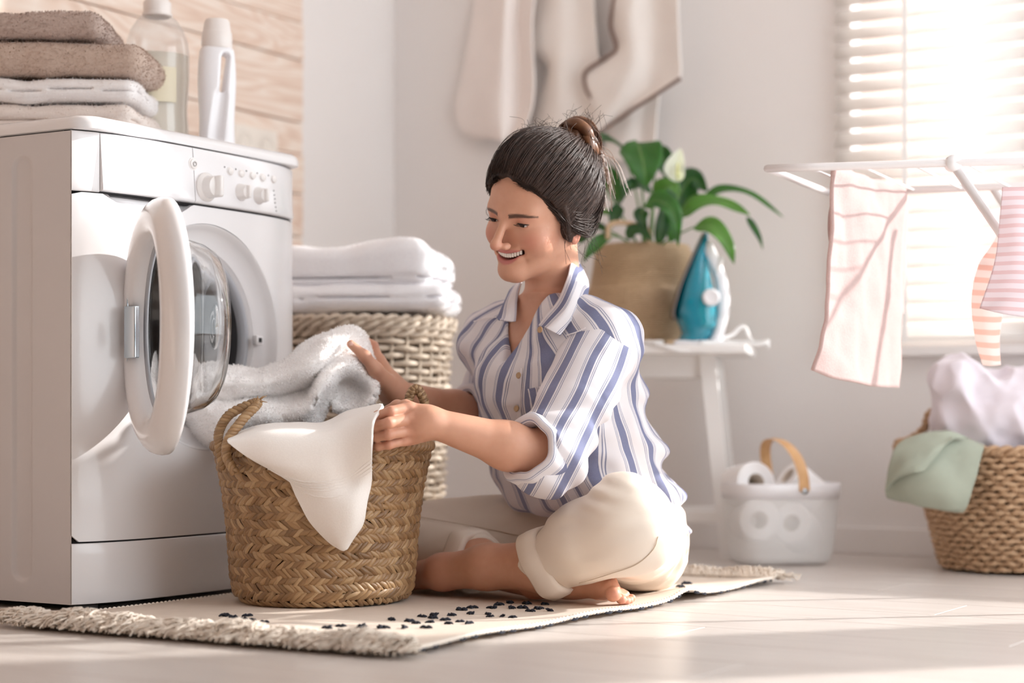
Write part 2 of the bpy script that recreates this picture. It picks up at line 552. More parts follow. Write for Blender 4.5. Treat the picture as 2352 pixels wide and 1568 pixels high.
# window: frame, panes, sill
def wframe(a, b): return merge(box(a, a + .035, -.06, -.004, WZ0, WZ1, .004), box(b - .035, b, -.06, -.004, WZ0, WZ1, .004), box(a, b, -.06, -.004, WZ0, WZ0 + .035, .004), box(a, b, -.06, -.004, WZ1 - .035, WZ1, .004))
win = mk('window_1', room(wframe(WU0, WU1)), M_trim, smooth=False); tag(win, kind='structure')
win2 = mk('window_2', room(wframe(VU0, VU1)), M_trim, smooth=False); tag(win2, kind='structure')
def glass_thin():
    w = NT('window_glass')
    t = w.t; out = t.nodes['Material Output']
    tr = w.n('ShaderNodeBsdfTransparent'); gl = w.n('ShaderNodeBsdfGlossy'); gl.inputs['Roughness'].default_value = .02
    mx = w.n('ShaderNodeMixShader'); mx.inputs[0].default_value = .06
    w.l(tr.outputs[0], mx.inputs[1]); w.l(gl.outputs[0], mx.inputs[2]); w.l(mx.outputs[0], out.inputs[0])
    return w.m
M_wglass = glass_thin()
for w_, a, b in ((win, WU0 + .03, WU1 - .03), (win2, VU0 + .03, VU1 - .03)):
    mk('pane', room(box(a, b, -.036, -.030, WZ0 + .03, WZ1 - .03)), M_wglass, w_, smooth=False)
mk('window_sill', room(box(1.473, WU1 + .06, -.03, .045, WZ0 - .024, WZ0 + .002, .005)), M_trim, win, smooth=False)
mk('window_sill', room(box(VU0 - .06, VU1 + .06, -.03, .045, WZ0 - .024, WZ0 + .002, .005)), M_trim, win2, smooth=False)

# venetian blind in front of the first pane
def blind_mat():
    w = NT('blind_slat')
    w.setp(Base_Color=lin((247, 245, 244)), Roughness=.4)
    return cloth_translucent(w.m, (250, 247, 243), .5)
M_blind = blind_mat(); M_cord = simple('blind_tape', (246, 244, 242), .7)
bl = empty('window_blind', W(1.323, .02, WZ0)); tag(bl, 'white horizontal slat venetian blind hanging at the bright window', 'blind')
bu0, bu1, pitch, chord = 1.325, 1.865, .0425, .05
def world_child(o, par):
    o.parent = par; o.matrix_parent_inverse = Matrix.Translation(par.location).inverted() if True else None
    return o
slat_me = None
nslat = int((2.2 - .535) / pitch)
for i in range(nslat):
    z = .535 + i * pitch
    a = math.radians(-50)
    s = np.linspace(-chord / 2, chord / 2, 7)
    prof = np.stack([.035 + s * math.cos(a), z + s * math.sin(a) + .0015 * (1 - (2 * s / chord) ** 2)], 1)
    if slat_me is None:
        v = []
        for uu in (bu0, bu1):
            for y, zz in prof: v.append((uu, y, zz - z))
        f = gridfaces(2, 7)
        g = thick(room((np.array(v), f)), .0012)
        g = (g[0] - np.array([*W(1.323, .02, 0)]), g[1])
        o = mk('slat', g, M_blind, bl); slat_me = o.data
    else:
        o = bpy.data.objects.new('slat', slat_me); COL.objects.link(o); o.parent = bl
    o.location = (0, 0, z - WZ0)
base = np.array([*W(1.323, .02, WZ0)])
def blind_part(name, g, m):
    g = room(g); return mk(name, (g[0] - base, g[1]), m, bl, smooth=False)
for uu in (1.505, 1.80):
    blind_part('ladder_tape', box(uu - .007, uu + .007, .052, .0535, .51, 2.25), M_cord)
blind_part('bottom_rail', box(bu0, bu1, .018, .052, .506, .522, .003), M_blind)
blind_part('head_rail', box(bu0 - .005, bu1 + .005, .008, .058, 2.235, 2.285, .004), M_trim)

# neighbouring house front seen through the gaps of the blind
tag(mk('wall_outside', room(box(-6, 2.2, -2.9, -2.5, -3, 5)), simple('neighbour_render', (206, 176, 162), .9), smooth=False), kind='structure')

# double wall socket on the cladding
so = empty('wall_socket', W(.021, .652, .974)); so.rotation_euler = (0, 0, RZ_U)
tag(so, 'cream plastic double socket on the wood cladding beside the white bottle', 'socket')
M_sock = simple('socket_plastic', (240, 232, 222), .35)
mk('plate', xf(box(0, .012, -.088, .088, 0, .084, .006, 3)), M_sock, so)
for yy in (-.043, .043):
    g = lathe([(.0, .006), (.018, .006), (.0185, .012), (.026, .0135), (.028, .012)], 24, cap=False)
    v = g[0]; v = np.stack([v[:, 2] + .002, v[:, 0] + yy, v[:, 1] + .042], 1)
    mk('socket_cup', (v, g[1]), M_sock, so)
# ================================================================== washing machine
WM_LOC = np.array([-.752, 3.17, 0.]); WM_RZ = math.atan2(.8575, .5145)
WMW, WMD, WMH = .612, .58, .85
def wm_pt(px, py, y=-.033):
    """local (x, z) of the front at pixel (px, py) for a local depth y"""
    bx, by = WM_LOC[0] - .8575 * y, WM_LOC[1] + .5145 * y
    r = (px - 1176) / FPX
    x = (r * by - bx) / (.5145 - r * .8575)
    d = by + .8575 * x
    return x, CH + (HOR - py) / FPX * d
def bow(x, amp=.034):
    t = np.clip(np.abs((np.asarray(x, dtype=float) - WMW / 2) / (WMW / 2)), 0, 1)
    return -amp * (1 - t ** 5) - .008 * (1 - t ** 2)
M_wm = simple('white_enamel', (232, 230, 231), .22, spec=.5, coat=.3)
M_wmside = simple('enamel_side_shaded', (208, 204, 204), .33)  # side greyed below the front's white, its shade put into the colour
M_panel = simple('glossy_fascia', (236, 235, 237), .10, coat=.6, bump=.25, bscale=14, bdist=.0012)
M_dark = simple('dark_gap', (38, 36, 38), .7)
M_gasket = simple('grey_rubber', (176, 178, 184), .5)
M_char = simple('charcoal_rubber', (52, 50, 53), .55)
M_steel = simple('drum_steel', (150, 146, 146), .3, metal=1.)
M_chrome = simple('zinc_plate', (205, 214, 220), .22, metal=1.)
M_foot = simple('foot_rubber', (70, 68, 68), .8)
M_knob = simple('knob_plastic', (236, 232, 230), .25, coat=.3)

wm = empty('washing_machine', WM_LOC, WM_RZ)
tag(wm, 'white front-loading washing machine with its round glass door swung open', 'washing machine')
def wpart(name, g, m, parent=None, smooth=True, sharp=None):
    return mk(name, g, m, parent or wm, smooth, sharp)

# cabinet: back, top frame, right side (plain) and the near side with its pressed groove
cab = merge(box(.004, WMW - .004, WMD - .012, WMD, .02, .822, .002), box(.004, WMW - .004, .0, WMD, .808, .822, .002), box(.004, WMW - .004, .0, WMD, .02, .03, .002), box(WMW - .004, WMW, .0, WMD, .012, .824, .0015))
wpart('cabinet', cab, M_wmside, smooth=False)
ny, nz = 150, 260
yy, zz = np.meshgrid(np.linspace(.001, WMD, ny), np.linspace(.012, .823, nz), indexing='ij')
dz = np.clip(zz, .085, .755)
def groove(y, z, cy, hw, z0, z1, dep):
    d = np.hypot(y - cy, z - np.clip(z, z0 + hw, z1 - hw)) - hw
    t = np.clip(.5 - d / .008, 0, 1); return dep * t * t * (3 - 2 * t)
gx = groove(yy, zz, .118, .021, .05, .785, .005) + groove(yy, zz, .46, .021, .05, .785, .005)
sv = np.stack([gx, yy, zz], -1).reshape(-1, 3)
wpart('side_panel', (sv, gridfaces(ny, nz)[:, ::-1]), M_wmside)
# top lid
def lid():
    n = 60
    out = []
    # rounded rectangle outlines at several heights
    def ring(ins, z):
        r = max(.045 - ins, .004); pts = []
        x0, x1, y0, y1 = ins - .002, WMW + .002 - ins, -.036 + ins, WMD - ins
        for cx, cy, a0 in ((x1 - r, y1 - r, 0), (x0 + r, y1 - r, 90), (x0 + r, y0 + r, 180), (x1 - r, y0 + r, 270)):
            for a in np.linspace(a0, a0 + 90, n // 4): pts.append((cx + r * math.cos(math.radians(a)), cy + r * math.sin(math.radians(a)), z))
        return pts
    rings = [ring(.004, .8255), ring(.0, .827), ring(.0, .836), ring(.003, .844), ring(.010, .849), ring(.02, .85)]
    k = len(rings[0]); v = [p for r in rings for p in r]
    f = [(i * k + j, i * k + (j + 1) % k, (i + 1) * k + (j + 1) % k, (i + 1) * k + j) for i in range(len(rings) - 1) for j in range(k)]
    f.append(tuple((len(rings) - 1) * k + j for j in range(k))); f.append(tuple(reversed(range(k))))
    return np.array(v), f
wpart('top_lid', lid(), M_wm, sharp=40)
# front fascia pieces built on the bowed profile
def strip(x0, x1, z0, z1, n=40, m=6, dep=.03, lift=0., tilt=0., er=.003, z0f=None, z1f=None):
    xs = np.linspace(x0, x1, n); t = np.linspace(0, 1, m)
    rows = []
    za = np.full(n, z0) if z0f is None else z0f(xs); zb = np.full(n, z1) if z1f is None else z1f(xs)
    y = bow(xs) - lift
    rows.append(np.stack([xs, y + dep, za], 1))
    rows.append(np.stack([xs, y + er, za], 1)); rows.append(np.stack([xs, y + er * .3, za + er * .3], 1)); rows.append(np.stack([xs, y, za + er], 1))
    for s in t[1:-1]: rows.append(np.stack([xs, y + tilt * (s * (zb - za)), za + s * (zb - za)], 1))
    yt = y + tilt * (zb - za)
    rows.append(np.stack([xs, yt, zb - er], 1)); rows.append(np.stack([xs, yt + er * .3, zb - er * .3], 1)); rows.append(np.stack([xs, yt + er, zb], 1))
    rows.append(np.stack([xs, yt + dep, zb], 1))
    k = len(rows); v = np.array(rows).reshape(-1, 3)
    f = [tuple(q) for q in gridfaces(k, n)[:, ::-1]]
    f.append(tuple(r * n for r in range(k))); f.append(tuple(r * n + n - 1 for r in reversed(range(k))))
    return v, f
wpart('kick_panel', strip(.0, WMW, .012, .1165, 50, lift=.0, dep=.0035, er=.002), M_wm, sharp=50)
for _a, _b in ((.112, .124), (.7165, .7255), (.818, .828)):
    wpart('gap_shadow', strip(.006, WMW - .006, _a, _b, 40, lift=-.0075, dep=.02), M_dark)  # dark strips behind the seams, standing in for the shadow in the gaps
# lower front panel with the porthole cut out of it and the finger scoop under the drawer
PX, PZ, PR = .306, .48, .208
def ztop(x):
    x = np.asarray(x, dtype=float)
    t = np.clip((x - .062) / .2, 0, 1)
    dip = .040 * np.sin(math.pi * np.clip(t, 0, 1)) ** .8 * (1 - .25 * t)
    return .7185 - np.where((t > 0) & (t < 1), dip, 0)
def front_panel():
    n = 192; ang = np.linspace(0, 2 * math.pi, n, endpoint=False) + .001
    ca, sa = np.cos(ang), np.sin(ang)
    # outer boundary: rectangle x 0..W, z .1195 .. ztop(x)
    bx, bz = [], []
    for c, s in zip(ca, sa):
        tx = ((WMW if c > 0 else 0.) - PX) / c if abs(c) > 1e-9 else 1e9
        lo, hi = 0, 1.
        zt = .7185 if s > 0 else .1195
        tz = (zt - PZ) / s if abs(s) > 1e-9 else 1e9
        t = min(tx, tz)
        if s > 0 and tz < tx:
            for _ in range(20):
                t = (ztop(PX + c * t) - PZ) / s
        bx.append(PX + c * t); bz.append(PZ + s * t)
    bx, bz = np.array(bx), np.array(bz)
    rows = []
    m = 16
    for i in range(m + 1):
        s = (i / m) ** 1.0
        x = PX + PR * ca + (bx - PX - PR * ca) * s; z = PZ + PR * sa + (bz - PZ - PR * sa) * s
        rows.append(np.stack([x, bow(x), z], 1))
    x = bx; rows.append(np.stack([x, bow(x) + .0035, bz], 1))
    v = np.array(rows).reshape(-1, 3)
    return v, gridfaces(len(rows), n, False, True)
wpart('front_panel', front_panel(), M_wm, sharp=50)
xs = np.linspace(.055, .27, 30); sc = []
for s in np.linspace(0, 1, 12):
    a = s * math.pi / 2
    sc.append(np.stack([xs, bow(xs) + .002 + .02 * math.sin(a) * (1 - .15 * s), ztop(xs) + (.722 - ztop(xs)) * (1 - math.cos(a)) * 1.0], 1))
wpart('finger_scoop', (np.array(sc).reshape(-1, 3), gridfaces(12, 30)), M_wm)
# detergent drawer and control panel
xd = wm_pt(433, 400)[0]
wpart('detergent_drawer', strip(.046, xd - .001, .7225, .8235, 40, lift=.008, tilt=.07, er=.004), M_panel, sharp=50)
wpart('corner_post', strip(.0, .045, .7205, .8235, 20, lift=.0, er=.002, dep=.0035), M_wm, sharp=50)
cp = wpart('control_panel', strip(xd + .001, .588, .7225, .8235, 40, lift=.008, tilt=.07, er=.004), M_panel, sharp=50)
wpart('end_post', strip(.589, WMW, .7205, .8235, 20, lift=.0, er=.002, dep=.0035), M_wm, sharp=50)
def front_y(x, z): return float(bow(x)) - .008 + .07 * (z - .7225)
def onfront(name, px, py, prof, m, n=32, sx=1.):
    x, z = wm_pt(px, py, -.05); g = lathe(prof, n)
    v = g[0]; v = np.stack([v[:, 0] * sx, -v[:, 2], v[:, 1]], 1) + np.array([x, front_y(x, z), z])
    return wpart(name, (v, g[1]), m, None, True, 35)
onfront('program_knob', 474, 430, [(.026, -.002), (.027, .003), (.0255, .006), (.021, .009), (.02, .022), (.0185, .026), (.012, .028), (0, .0285)], M_knob)
x, z = wm_pt(474, 430, -.05); wpart('knob_grip', box(x - .006, x + .006, front_y(x, z) - .041, front_y(x, z) - .02, z - .02, z + .02, .0055, 4), M_knob)
for px, py in ((556, 441), (598, 449)):
    onfront('small_knob', px, py, [(.0165, -.002), (.0165, .002), (.0145, .005), (.0135, .014), (.012, .017), (0, .0175)], M_knob)
    x, z = wm_pt(px, py, -.05); wpart('knob_grip', box(x - .004, x + .004, front_y(x, z) - .0245, front_y(x, z) - .012, z - .0125, z + .0125, .0035, 3), M_knob)
for px, py in ((533, 393), (559, 398), (585, 403), (610, 407), (638, 411)):
    onfront('button', px, py, [(.0078, -.002), (.0078, .001), (.0066, .0015), (.0063, .0035), (.0045, .0045), (0, .0048)], M_knob, 20, 1.15)
pb = onfront('power_button', 448, 376, [(.0115, -.002), (.0115, .001), (.0092, .0012), (.009, .0032), (.006, .0042), (0, .0044)], M_knob, 28)
# power symbol: an open ring and a bar
x, z = wm_pt(448, 376, -.05); M_mark = simple('printed_grey', (150, 146, 146), .6)
a = np.linspace(math.radians(125), math.radians(415), 24); yf = front_y(x, z) - .0048
mk('power_symbol', merge(tube(np.stack([x + .0042 * np.cos(a), np.full(24, yf), z + .0042 * np.sin(a)], 1), .0006, 5),
                         tube([(x, yf, z + .0008), (x, yf, z + .0052)], .0006, 5)), M_mark, wm)
for px, py in ((521, 383), (547, 388), (572, 392), (598, 397), (626, 402), (638, 437), (639, 447), (640, 456), (640, 465), (641, 475), (642, 484)):
    onfront('indicator_light', px, py, [(.0016, -.001), (.0016, .0004), (0, .0006)], M_char, 10)

# porthole: white collar, lip, grey gasket, charcoal throat, steel drum
def yl(prof, n=96, cx=PX, cz=PZ, sharp=None):
    g = lathe(prof, n, cap=False); v = g[0]
    return np.stack([v[:, 0] + cx, v[:, 2], v[:, 1] + cz], 1), [tuple(reversed(q)) for q in g[1]]
yb = -.042
wpart('porthole_collar', yl([(.2095, yb + .003), (.207, yb + .0015), (.203, yb + .004), (.199, yb + .012), (.19, yb + .02), (.178, yb + .026), (.168, yb + .029), (.166, yb + .034), (.163, yb + .036), (.160, yb + .044)]), M_wm, sharp=40)
wpart('door_seal', yl([(.1605, yb + .042), (.158, yb + .034), (.153, yb + .032), (.149, yb + .036), (.147, yb + .046), (.149, yb + .055)]), M_gasket)
wpart('seal_throat', yl([(.1495, yb + .05), (.146, yb + .058), (.147, yb + .085), (.143, yb + .1), (.147, yb + .12), (.152, yb + .135)]), M_char)
drum = [(.152, .09), (.158, .1), (.21, .12), (.235, .14), (.235, .46), (.22, .485), (.0, .50)]
wpart('drum', yl(drum, 72), M_steel)
# latch slot on the free side of the collar
lx, lz = wm_pt(590, 781, yb + .02)
latch = wpart('door_latch', box(lx - .010, lx + .010, yb + .012, yb + .024, lz - .0085, lz + .0085, .0015), M_wm)
wpart('latch_hole', box(lx - .0045, lx + .0045, yb + .0105, yb + .014, lz - .0045, lz + .0045, .0008), M_dark)
# hinge plate with two screws
hx = .098
wpart('hinge_plate', merge(box(hx - .012, hx + .016, yb - .006, yb - .003, PZ - .075, PZ + .075, .001), box(hx - .02, hx - .008, yb - .03, yb - .004, PZ - .045, PZ + .045, .002)), M_chrome, smooth=False)
for s in (-1, 1):
    g = lathe([(.0048, 0), (.0048, .0015), (.003, .0032), (0, .0036)], 16); v = g[0]
    wpart('hinge_screw', (np.stack([v[:, 0] + hx, yb - .006 - v[:, 2], v[:, 1] + PZ + s * .062], 1), g[1]), M_chrome)

# door: swings about the hinge on the left of the porthole
DR = .2145
door_dir = np.array([.375, -.927]); door_dir /= np.linalg.norm(door_dir)
hinge_w = np.array([(303 - 1176) / FPX * 3.285, 3.285])
dc = hinge_w + door_dir * DR
n = 128; th = np.linspace(0, 2 * math.pi, n, endpoint=False)
ri = .150 - .030 * np.clip(np.cos(th), 0, 1) ** 3
prof_t = [(0, .014), (.0, -.002), (.03, -.010), (.10, -.017), (.25, -.022), (.45, -.0235), (.65, -.021), (.82, -.014), (.93, -.006), (.985, .003), (1.0, .010), (.985, .018), (.8, .021), (.4, .022), (.1, .018), (0, .014)]
rows = []
for t, y in prof_t:
    r = ri + (DR - ri) * t
    rows.append(np.stack([r * np.cos(th), np.full(n, y), r * np.sin(th)], 1))
dv = np.array(rows).reshape(-1, 3)
door = mk('door', (dv, gridfaces(len(rows), n, False, True)[:, ::-1]), M_wm, wm)
# local frame of the washer: world -> local
wc = dc - WM_LOC[:2]; lx_ = wc @ np.array([.5145, .8575]); ly_ = wc @ np.array([-.8575, .5145])
door.location = (lx_, ly_, PZ + .004)
door.rotation_euler = (0, 0, math.atan2(door_dir[1], door_dir[0]) - WM_RZ)
def glass_mat():
    w = NT('door_glass')
    w.setp(Base_Color=(1, 1, 1, 1), Roughness=.03, IOR=1.45)
    w.b.inputs['Transmission Weight'].default_value = 1.0
    return w.m
M_glass = glass_mat()
gp = [(.157, .016), (.157, .026), (.150, .034), (.146, .05), (.139, .075), (.128, .092), (.112, .101), (.08, .106), (.04, .107), (.0005, .107)]
gi = [(.0005, .101), (.04, .101), (.08, .100), (.110, .095), (.124, .087), (.134, .072), (.141, .049), (.146, .03), (.150, .016)]
def ylathe(prof, n=72):
    g = lathe(prof, n, cap=False); v = g[0]
    return np.stack([v[:, 0], v[:, 2], v[:, 1]], 1), [tuple(reversed(q)) for q in g[1]]
mk('door_glass', ylathe(gp + gi + gp[:1]), M_glass, door)
mk('glass_trim', ylathe([(.158, .010), (.150, .008), (.146, .012), (.150, .0165), (.158, .0165)]), M_gasket, door)
mk('hinge_arm', box(-DR - .016, -DR + .03, .004, .02, -.04, .04, .004), M_chrome, door, smooth=False)
for sx, sy in ((.05, .02), (WMW - .05, .02), (.05, WMD - .05), (WMW - .05, WMD - .05)):
    wpart('foot', xf(lathe([(.022, 0), (.024, .003), (.024, .008), (.012, .010), (.012, .022)], 20), (sx, sy, 0)), M_foot, sharp=40)
wpart('base_frame', box(.02, WMW - .02, .03, WMD - .02, .010, .022), M_dark, smooth=False)
# ================================================================== folded towels and bottles on the washing machine
def terry(name, c1, c2, sheen=.3):
    w = NT(name); co = w.coord('Object')
    f = w.noise(260, 2, co); g = w.noise(14, 3, co)
    c = w.mix(f, lin(c1), lin(c2)); c = w.mix(w.math('MULTIPLY', g, .3), c, lin(c2))
    w.setp(Base_Color=c, Roughness=.95); w.b.inputs['Specular IOR Level'].default_value = .1
    w.b.inputs['Sheen Weight'].default_value = sheen
    w.setp(Normal=w.bump(f, .35, .002))
    return w.m
M_brown1 = terry('taupe_terry', (206, 188, 178), (168, 148, 138))
M_brown2 = terry('tan_terry', (212, 192, 178), (176, 154, 140))
M_white_t = terry('white_terry', (250, 248, 248), (234, 230, 229))
M_cream_t = terry('cream_terry', (243, 234, 228), (224, 212, 204))
M_pure_t = terry('bright_white_terry', (250, 249, 250), (230, 228, 232))

def folded_towel(size, seed, lay=(), h=.0045, amp=.006, sag=0.):
    a, b, c = size[0] / 2, size[1] / 2, size[2] / 2
    def fn(p):
        x, y, z = p[..., 0], p[..., 1], p[..., 2]
        q = p.copy()
        lo = vnoise(np.stack([x, y, z * .5], -1), 9., seed); mid = vnoise(p, 26., seed + 3)
        q[..., 2] = z - sag * (x / a) ** 2 - .004 * vnoise(np.stack([x, y, 0 * z], -1), 11., seed + 5)
        d = s_box(q, (0, 0, 0), (a, b, c), min(c * .92, .035))
        d = d - amp * .8 * lo * np.clip(1.2 - np.abs(q[..., 2]) / c * .6, 0, 1) - .0022 * mid
        for zz, dep in lay:
            gz = np.abs(q[..., 2] - zz - .003 * vnoise(np.stack([x, y, 0 * z], -1), 18., seed + 9)) - .0018
            d = smax(d, -np.maximum(gz, -(d + dep)), .004)
        return d
    return sdf_mesh(fn, (-a - .02, -b - .02, -c - .014), (a + .02, b + .02, c + .014), h)

tow_specs = [  # right end px, depth, base z, size, material, label
    (.865, .915, 312, (.36, .23, .060), M_cream_t, 'pale cream folded towel, lowest of the stack on the washing machine', 11, ((.0, .012),)),
    (.918, .962, 311, (.36, .23, .042), M_white_t, 'white folded towel between the cream and the tan towels on the washer', 12, ((.0, .012),)),
    (.966, 1.03, 326, (.37, .24, .062), M_brown2, 'thick tan folded towel, second from the top of the washer stack', 13, ()),
    (1.03, 1.09, 230, (.30, .22, .050), M_brown1, 'small taupe folded towel on top of the stack on the washer', 14, ()),
]
zb = .8515
for i, (z0, z1, pxr, size, m, lab, seed, lay) in enumerate(tow_specs):
    dfr = 3.44
    rx = (pxr - 1176) / FPX * dfr
    cx = rx - size[0] / 2 * .985; cy = 3.44 + size[1] / 2
    g = folded_towel(size, seed, lay)
    o = mk('folded_towel', g, m)
    zmin = g[0][:, 2].min()
    o.location = (cx, cy, zb - zmin - .0005); o.rotation_euler = (0, 0, math.radians(-2.5 + i * .8))
    zb = zb - zmin + np.percentile(g[0][:, 2], 97) - .001
    tag(o, lab, 'towel', 'folded towels stacked on the washing machine')
    pile(o, g, m, 14000 if i > 1 else 5000, .0034, .0007, seed, curl=.9)

# clear bottle of pale liquid detergent
def bottle_plastic():
    w = NT('clear_plastic')
    tr = w.n('ShaderNodeBsdfTransparent'); gl = w.n('ShaderNodeBsdfGlossy'); gl.inputs['Roughness'].default_value = .06; df = w.n('ShaderNodeBsdfDiffuse')
    lw = w.n('ShaderNodeLayerWeight'); lw.inputs[0].default_value = .35
    m1 = w.n('ShaderNodeMixShader'); w.l(w.math('MULTIPLY_ADD', lw.outputs['Facing'], .45, .05), m1.inputs[0]); w.l(tr.outputs[0], m1.inputs[1]); w.l(gl.outputs[0], m1.inputs[2])
    m2 = w.n('ShaderNodeMixShader'); m2.inputs[0].default_value = .12; w.l(m1.outputs[0], m2.inputs[1]); w.l(df.outputs[0], m2.inputs[2]); w.l(m2.outputs[0], w.t.nodes['Material Output'].inputs[0])
    return w.m
M_clear = bottle_plastic()
M_liquid = simple('milky_detergent', (236, 228, 212), .35)
M_cap = simple('pearl_cap', (233, 226, 222), .35)
M_wplast = simple('white_plastic', (240, 239, 242), .28, coat=.2)
def wm_world(x, y, z): 
    return np.array([WM_LOC[0] + .5145 * x - .8575 * y, WM_LOC[1] + .8575 * x + .5145 * y, z])
bt = empty('detergent_bottle', wm_world(.461, .22, .851)); tag(bt, 'large clear bottle of milky liquid detergent with a pearl screw cap', 'bottle')
bt.rotation_euler = (0, 0, .25)
def oval(g, sy=.72): return np.asarray(g[0]) * np.array([1, sy, 1]), g[1]
outer = [(0, 0), (.05, 0), (.059, .004), (.0615, .012), (.0615, .06), (.059, .085), (.0605, .11), (.063, .15), (.063, .20), (.060, .225), (.052, .248), (.040, .266), (.028, .278), (.0235, .283), (.0235, .296)]
mk('bottle_wall', oval(lathe(outer, 48, cap=False)), M_clear, bt)
inn = [(0, .003), (.048, .003), (.0575, .007), (.0595, .013), (.0595, .06), (.057, .085), (.0585, .11), (.061, .15), (.061, .199), (.0, .199)]
mk('liquid', oval(lathe(inn, 48, cap=False), .70), M_liquid, bt)
mk('screw_cap', merge(lathe([(0, .282), (.027, .282), (.0275, .286), (.0275, .302), (.025, .305), (.0225, .306), (.022, .345), (.02, .35), (0, .351)], 40)), M_cap, bt, sharp=40)
mk('neck_ring', lathe([(.0255, .274), (.0295, .276), (.0295, .281), (.0255, .283)], 40, cap=False), M_cap, bt, sharp=40)
mk('moulded_label_panel', xf(oval(lathe([(.0638, .10), (.0645, .104), (.0645, .165), (.0638, .169)], 12, cap=False, a0=-1.9, a1=-1.0), .735)), simple('label_tint', (234, 226, 200), .4), bt)

# slim white softener bottle with a teardrop grip
b2 = empty('softener_bottle', wm_world(.50, .10, .851), .35); tag(b2, 'slim opaque white bottle with teardrop grip hole and silver-grey cap', 'bottle')
def soft_fn(p):
    x, y, z = p[..., 0], p[..., 1], p[..., 2]
    t = np.clip(z / .21, 0, 1)
    hw = .036 - .004 * np.clip((t - .55) / .45, 0, 1) ** 1.5 - .0022 * np.sin(t * 6.)
    hd = .030 - .006 * np.clip((t - .6) / .4, 0, 1)
    q = np.stack([np.abs(x) / hw, np.abs(y) / hd], -1)
    d2 = ((q ** 2.6).sum(-1) ** (1 / 2.6) - 1) * .028
    d = smax(d2, np.abs(z - .105) - .105, .012)
    # grip: teardrop hole through the narrow way
    cx = .010 + .10 * (z - .16)
    tz = (z - .155) / .045
    rr = .0105 * np.sqrt(np.clip(1 - tz ** 2, 0, 1)) * (1 + .25 * tz)
    hole = np.hypot(x - cx, np.clip(np.abs(z - .155) - .032, 0, 1)) - (.0065 + .03 * (z - .155))
    d = smax(d, -hole, .008)
    # long dent running down from the grip
    dent = s_cap(p, (.004, -.034, .11), (-.008, -.036, .03), .013, .016)
    return smax(d, -dent, .006)
mk('bottle_body', sdf_mesh(soft_fn, (-.046, -.046, -.008), (.046, .046, .22), .0018), M_wplast, b2)
mk('bottle_cap', xf(lathe([(0, .2), (.0285, .206), (.0305, .212), (.0295, .236), (.0285, .238), (.0275, .24), (.025, .258), (.022, .263), (0, .264)], 40), s=(1, .88, 1)), M_cap, b2, sharp=35)

# ================================================================== wicker hamper with two white towels
M_wick = NT('bleached_wicker')
_c = M_wick.coord('Object'); _f = M_wick.noise(70, 3, _c); _g = M_wick.noise(9, 2, _c)
M_wick.setp(Base_Color=M_wick.mix(_g, M_wick.mix(_f, lin((206, 188, 166)), lin((160, 138, 116))), lin((222, 208, 190))), Roughness=.5)
M_wick.setp(Normal=M_wick.bump(_f, .4, .001)); M_wick = M_wick.m
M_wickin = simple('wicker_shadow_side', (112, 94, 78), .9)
hp = empty('laundry_hamper', (-.325, 4.1, 0)); tag(hp, 'tall round bleached wicker hamper with a lid, behind the washing machine', 'hamper')
HR0, HR1, HH = .160, .183, .515
ns = 16
def hr(z): return HR0 + (HR1 - HR0) * (z / HH)
zrow = np.arange(.02, HH - .01, .0158)
for i, z in enumerate(zrow):
    a = np.linspace(0, 2 * math.pi, ns * 10, endpoint=False)
    ph = math.pi if i % 2 else 0
    r = hr(z) + .0068 * np.cos(ns * a + ph)
    jit = .0012 * np.sin(a * 7 + i * 2.1) + .001 * np.sin(a * 13 + i)
    pts = np.stack([r * np.cos(a), r * np.sin(a), z + jit], 1)
    mk('weaver', tube(pts, .0060 + .0008 * ((i * 37) % 5) / 5, 6, closed=True, flat=1.15), M_wick, hp)
stake = tube([(0, 0, 0), (0, 0, HH)], .0042, 6); st_me = None
for k in range(ns * 2):
    a = math.pi * 2 * (k + .5) / (ns * 2) 
    a = math.pi * k / ns
    g = tube([(hr(0.), 0, .004), (hr(HH), 0, HH)], .0042, 6)
    if st_me is None:
        o = mk('stake', g, M_wick, hp); st_me = o.data
    else:
        o = bpy.data.objects.new('stake', st_me); COL.objects.link(o); o.parent = hp
    o.rotation_euler = (0, 0, a)
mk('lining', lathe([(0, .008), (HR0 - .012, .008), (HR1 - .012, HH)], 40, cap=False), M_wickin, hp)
def braid_ring(R, z, r, n, amp, strands=2, par=None, m=None, name='rim_strand'):
    for s in range(strands):
        a = np.linspace(0, 2 * math.pi, n * 12, endpoint=False)
        ph = 2 * math.pi * s / strands
        pts = np.stack([(R + amp * np.cos(n * a + ph)) * np.cos(a), (R + amp * np.cos(n * a + ph)) * np.sin(a), z + amp * np.sin(n * a + ph)], 1)
        mk(name, tube(pts, r, 6, closed=True), m, par)
braid_ring(HR1 + .002, HH - .002, .0065, 16, .006, 2, hp, M_wick)
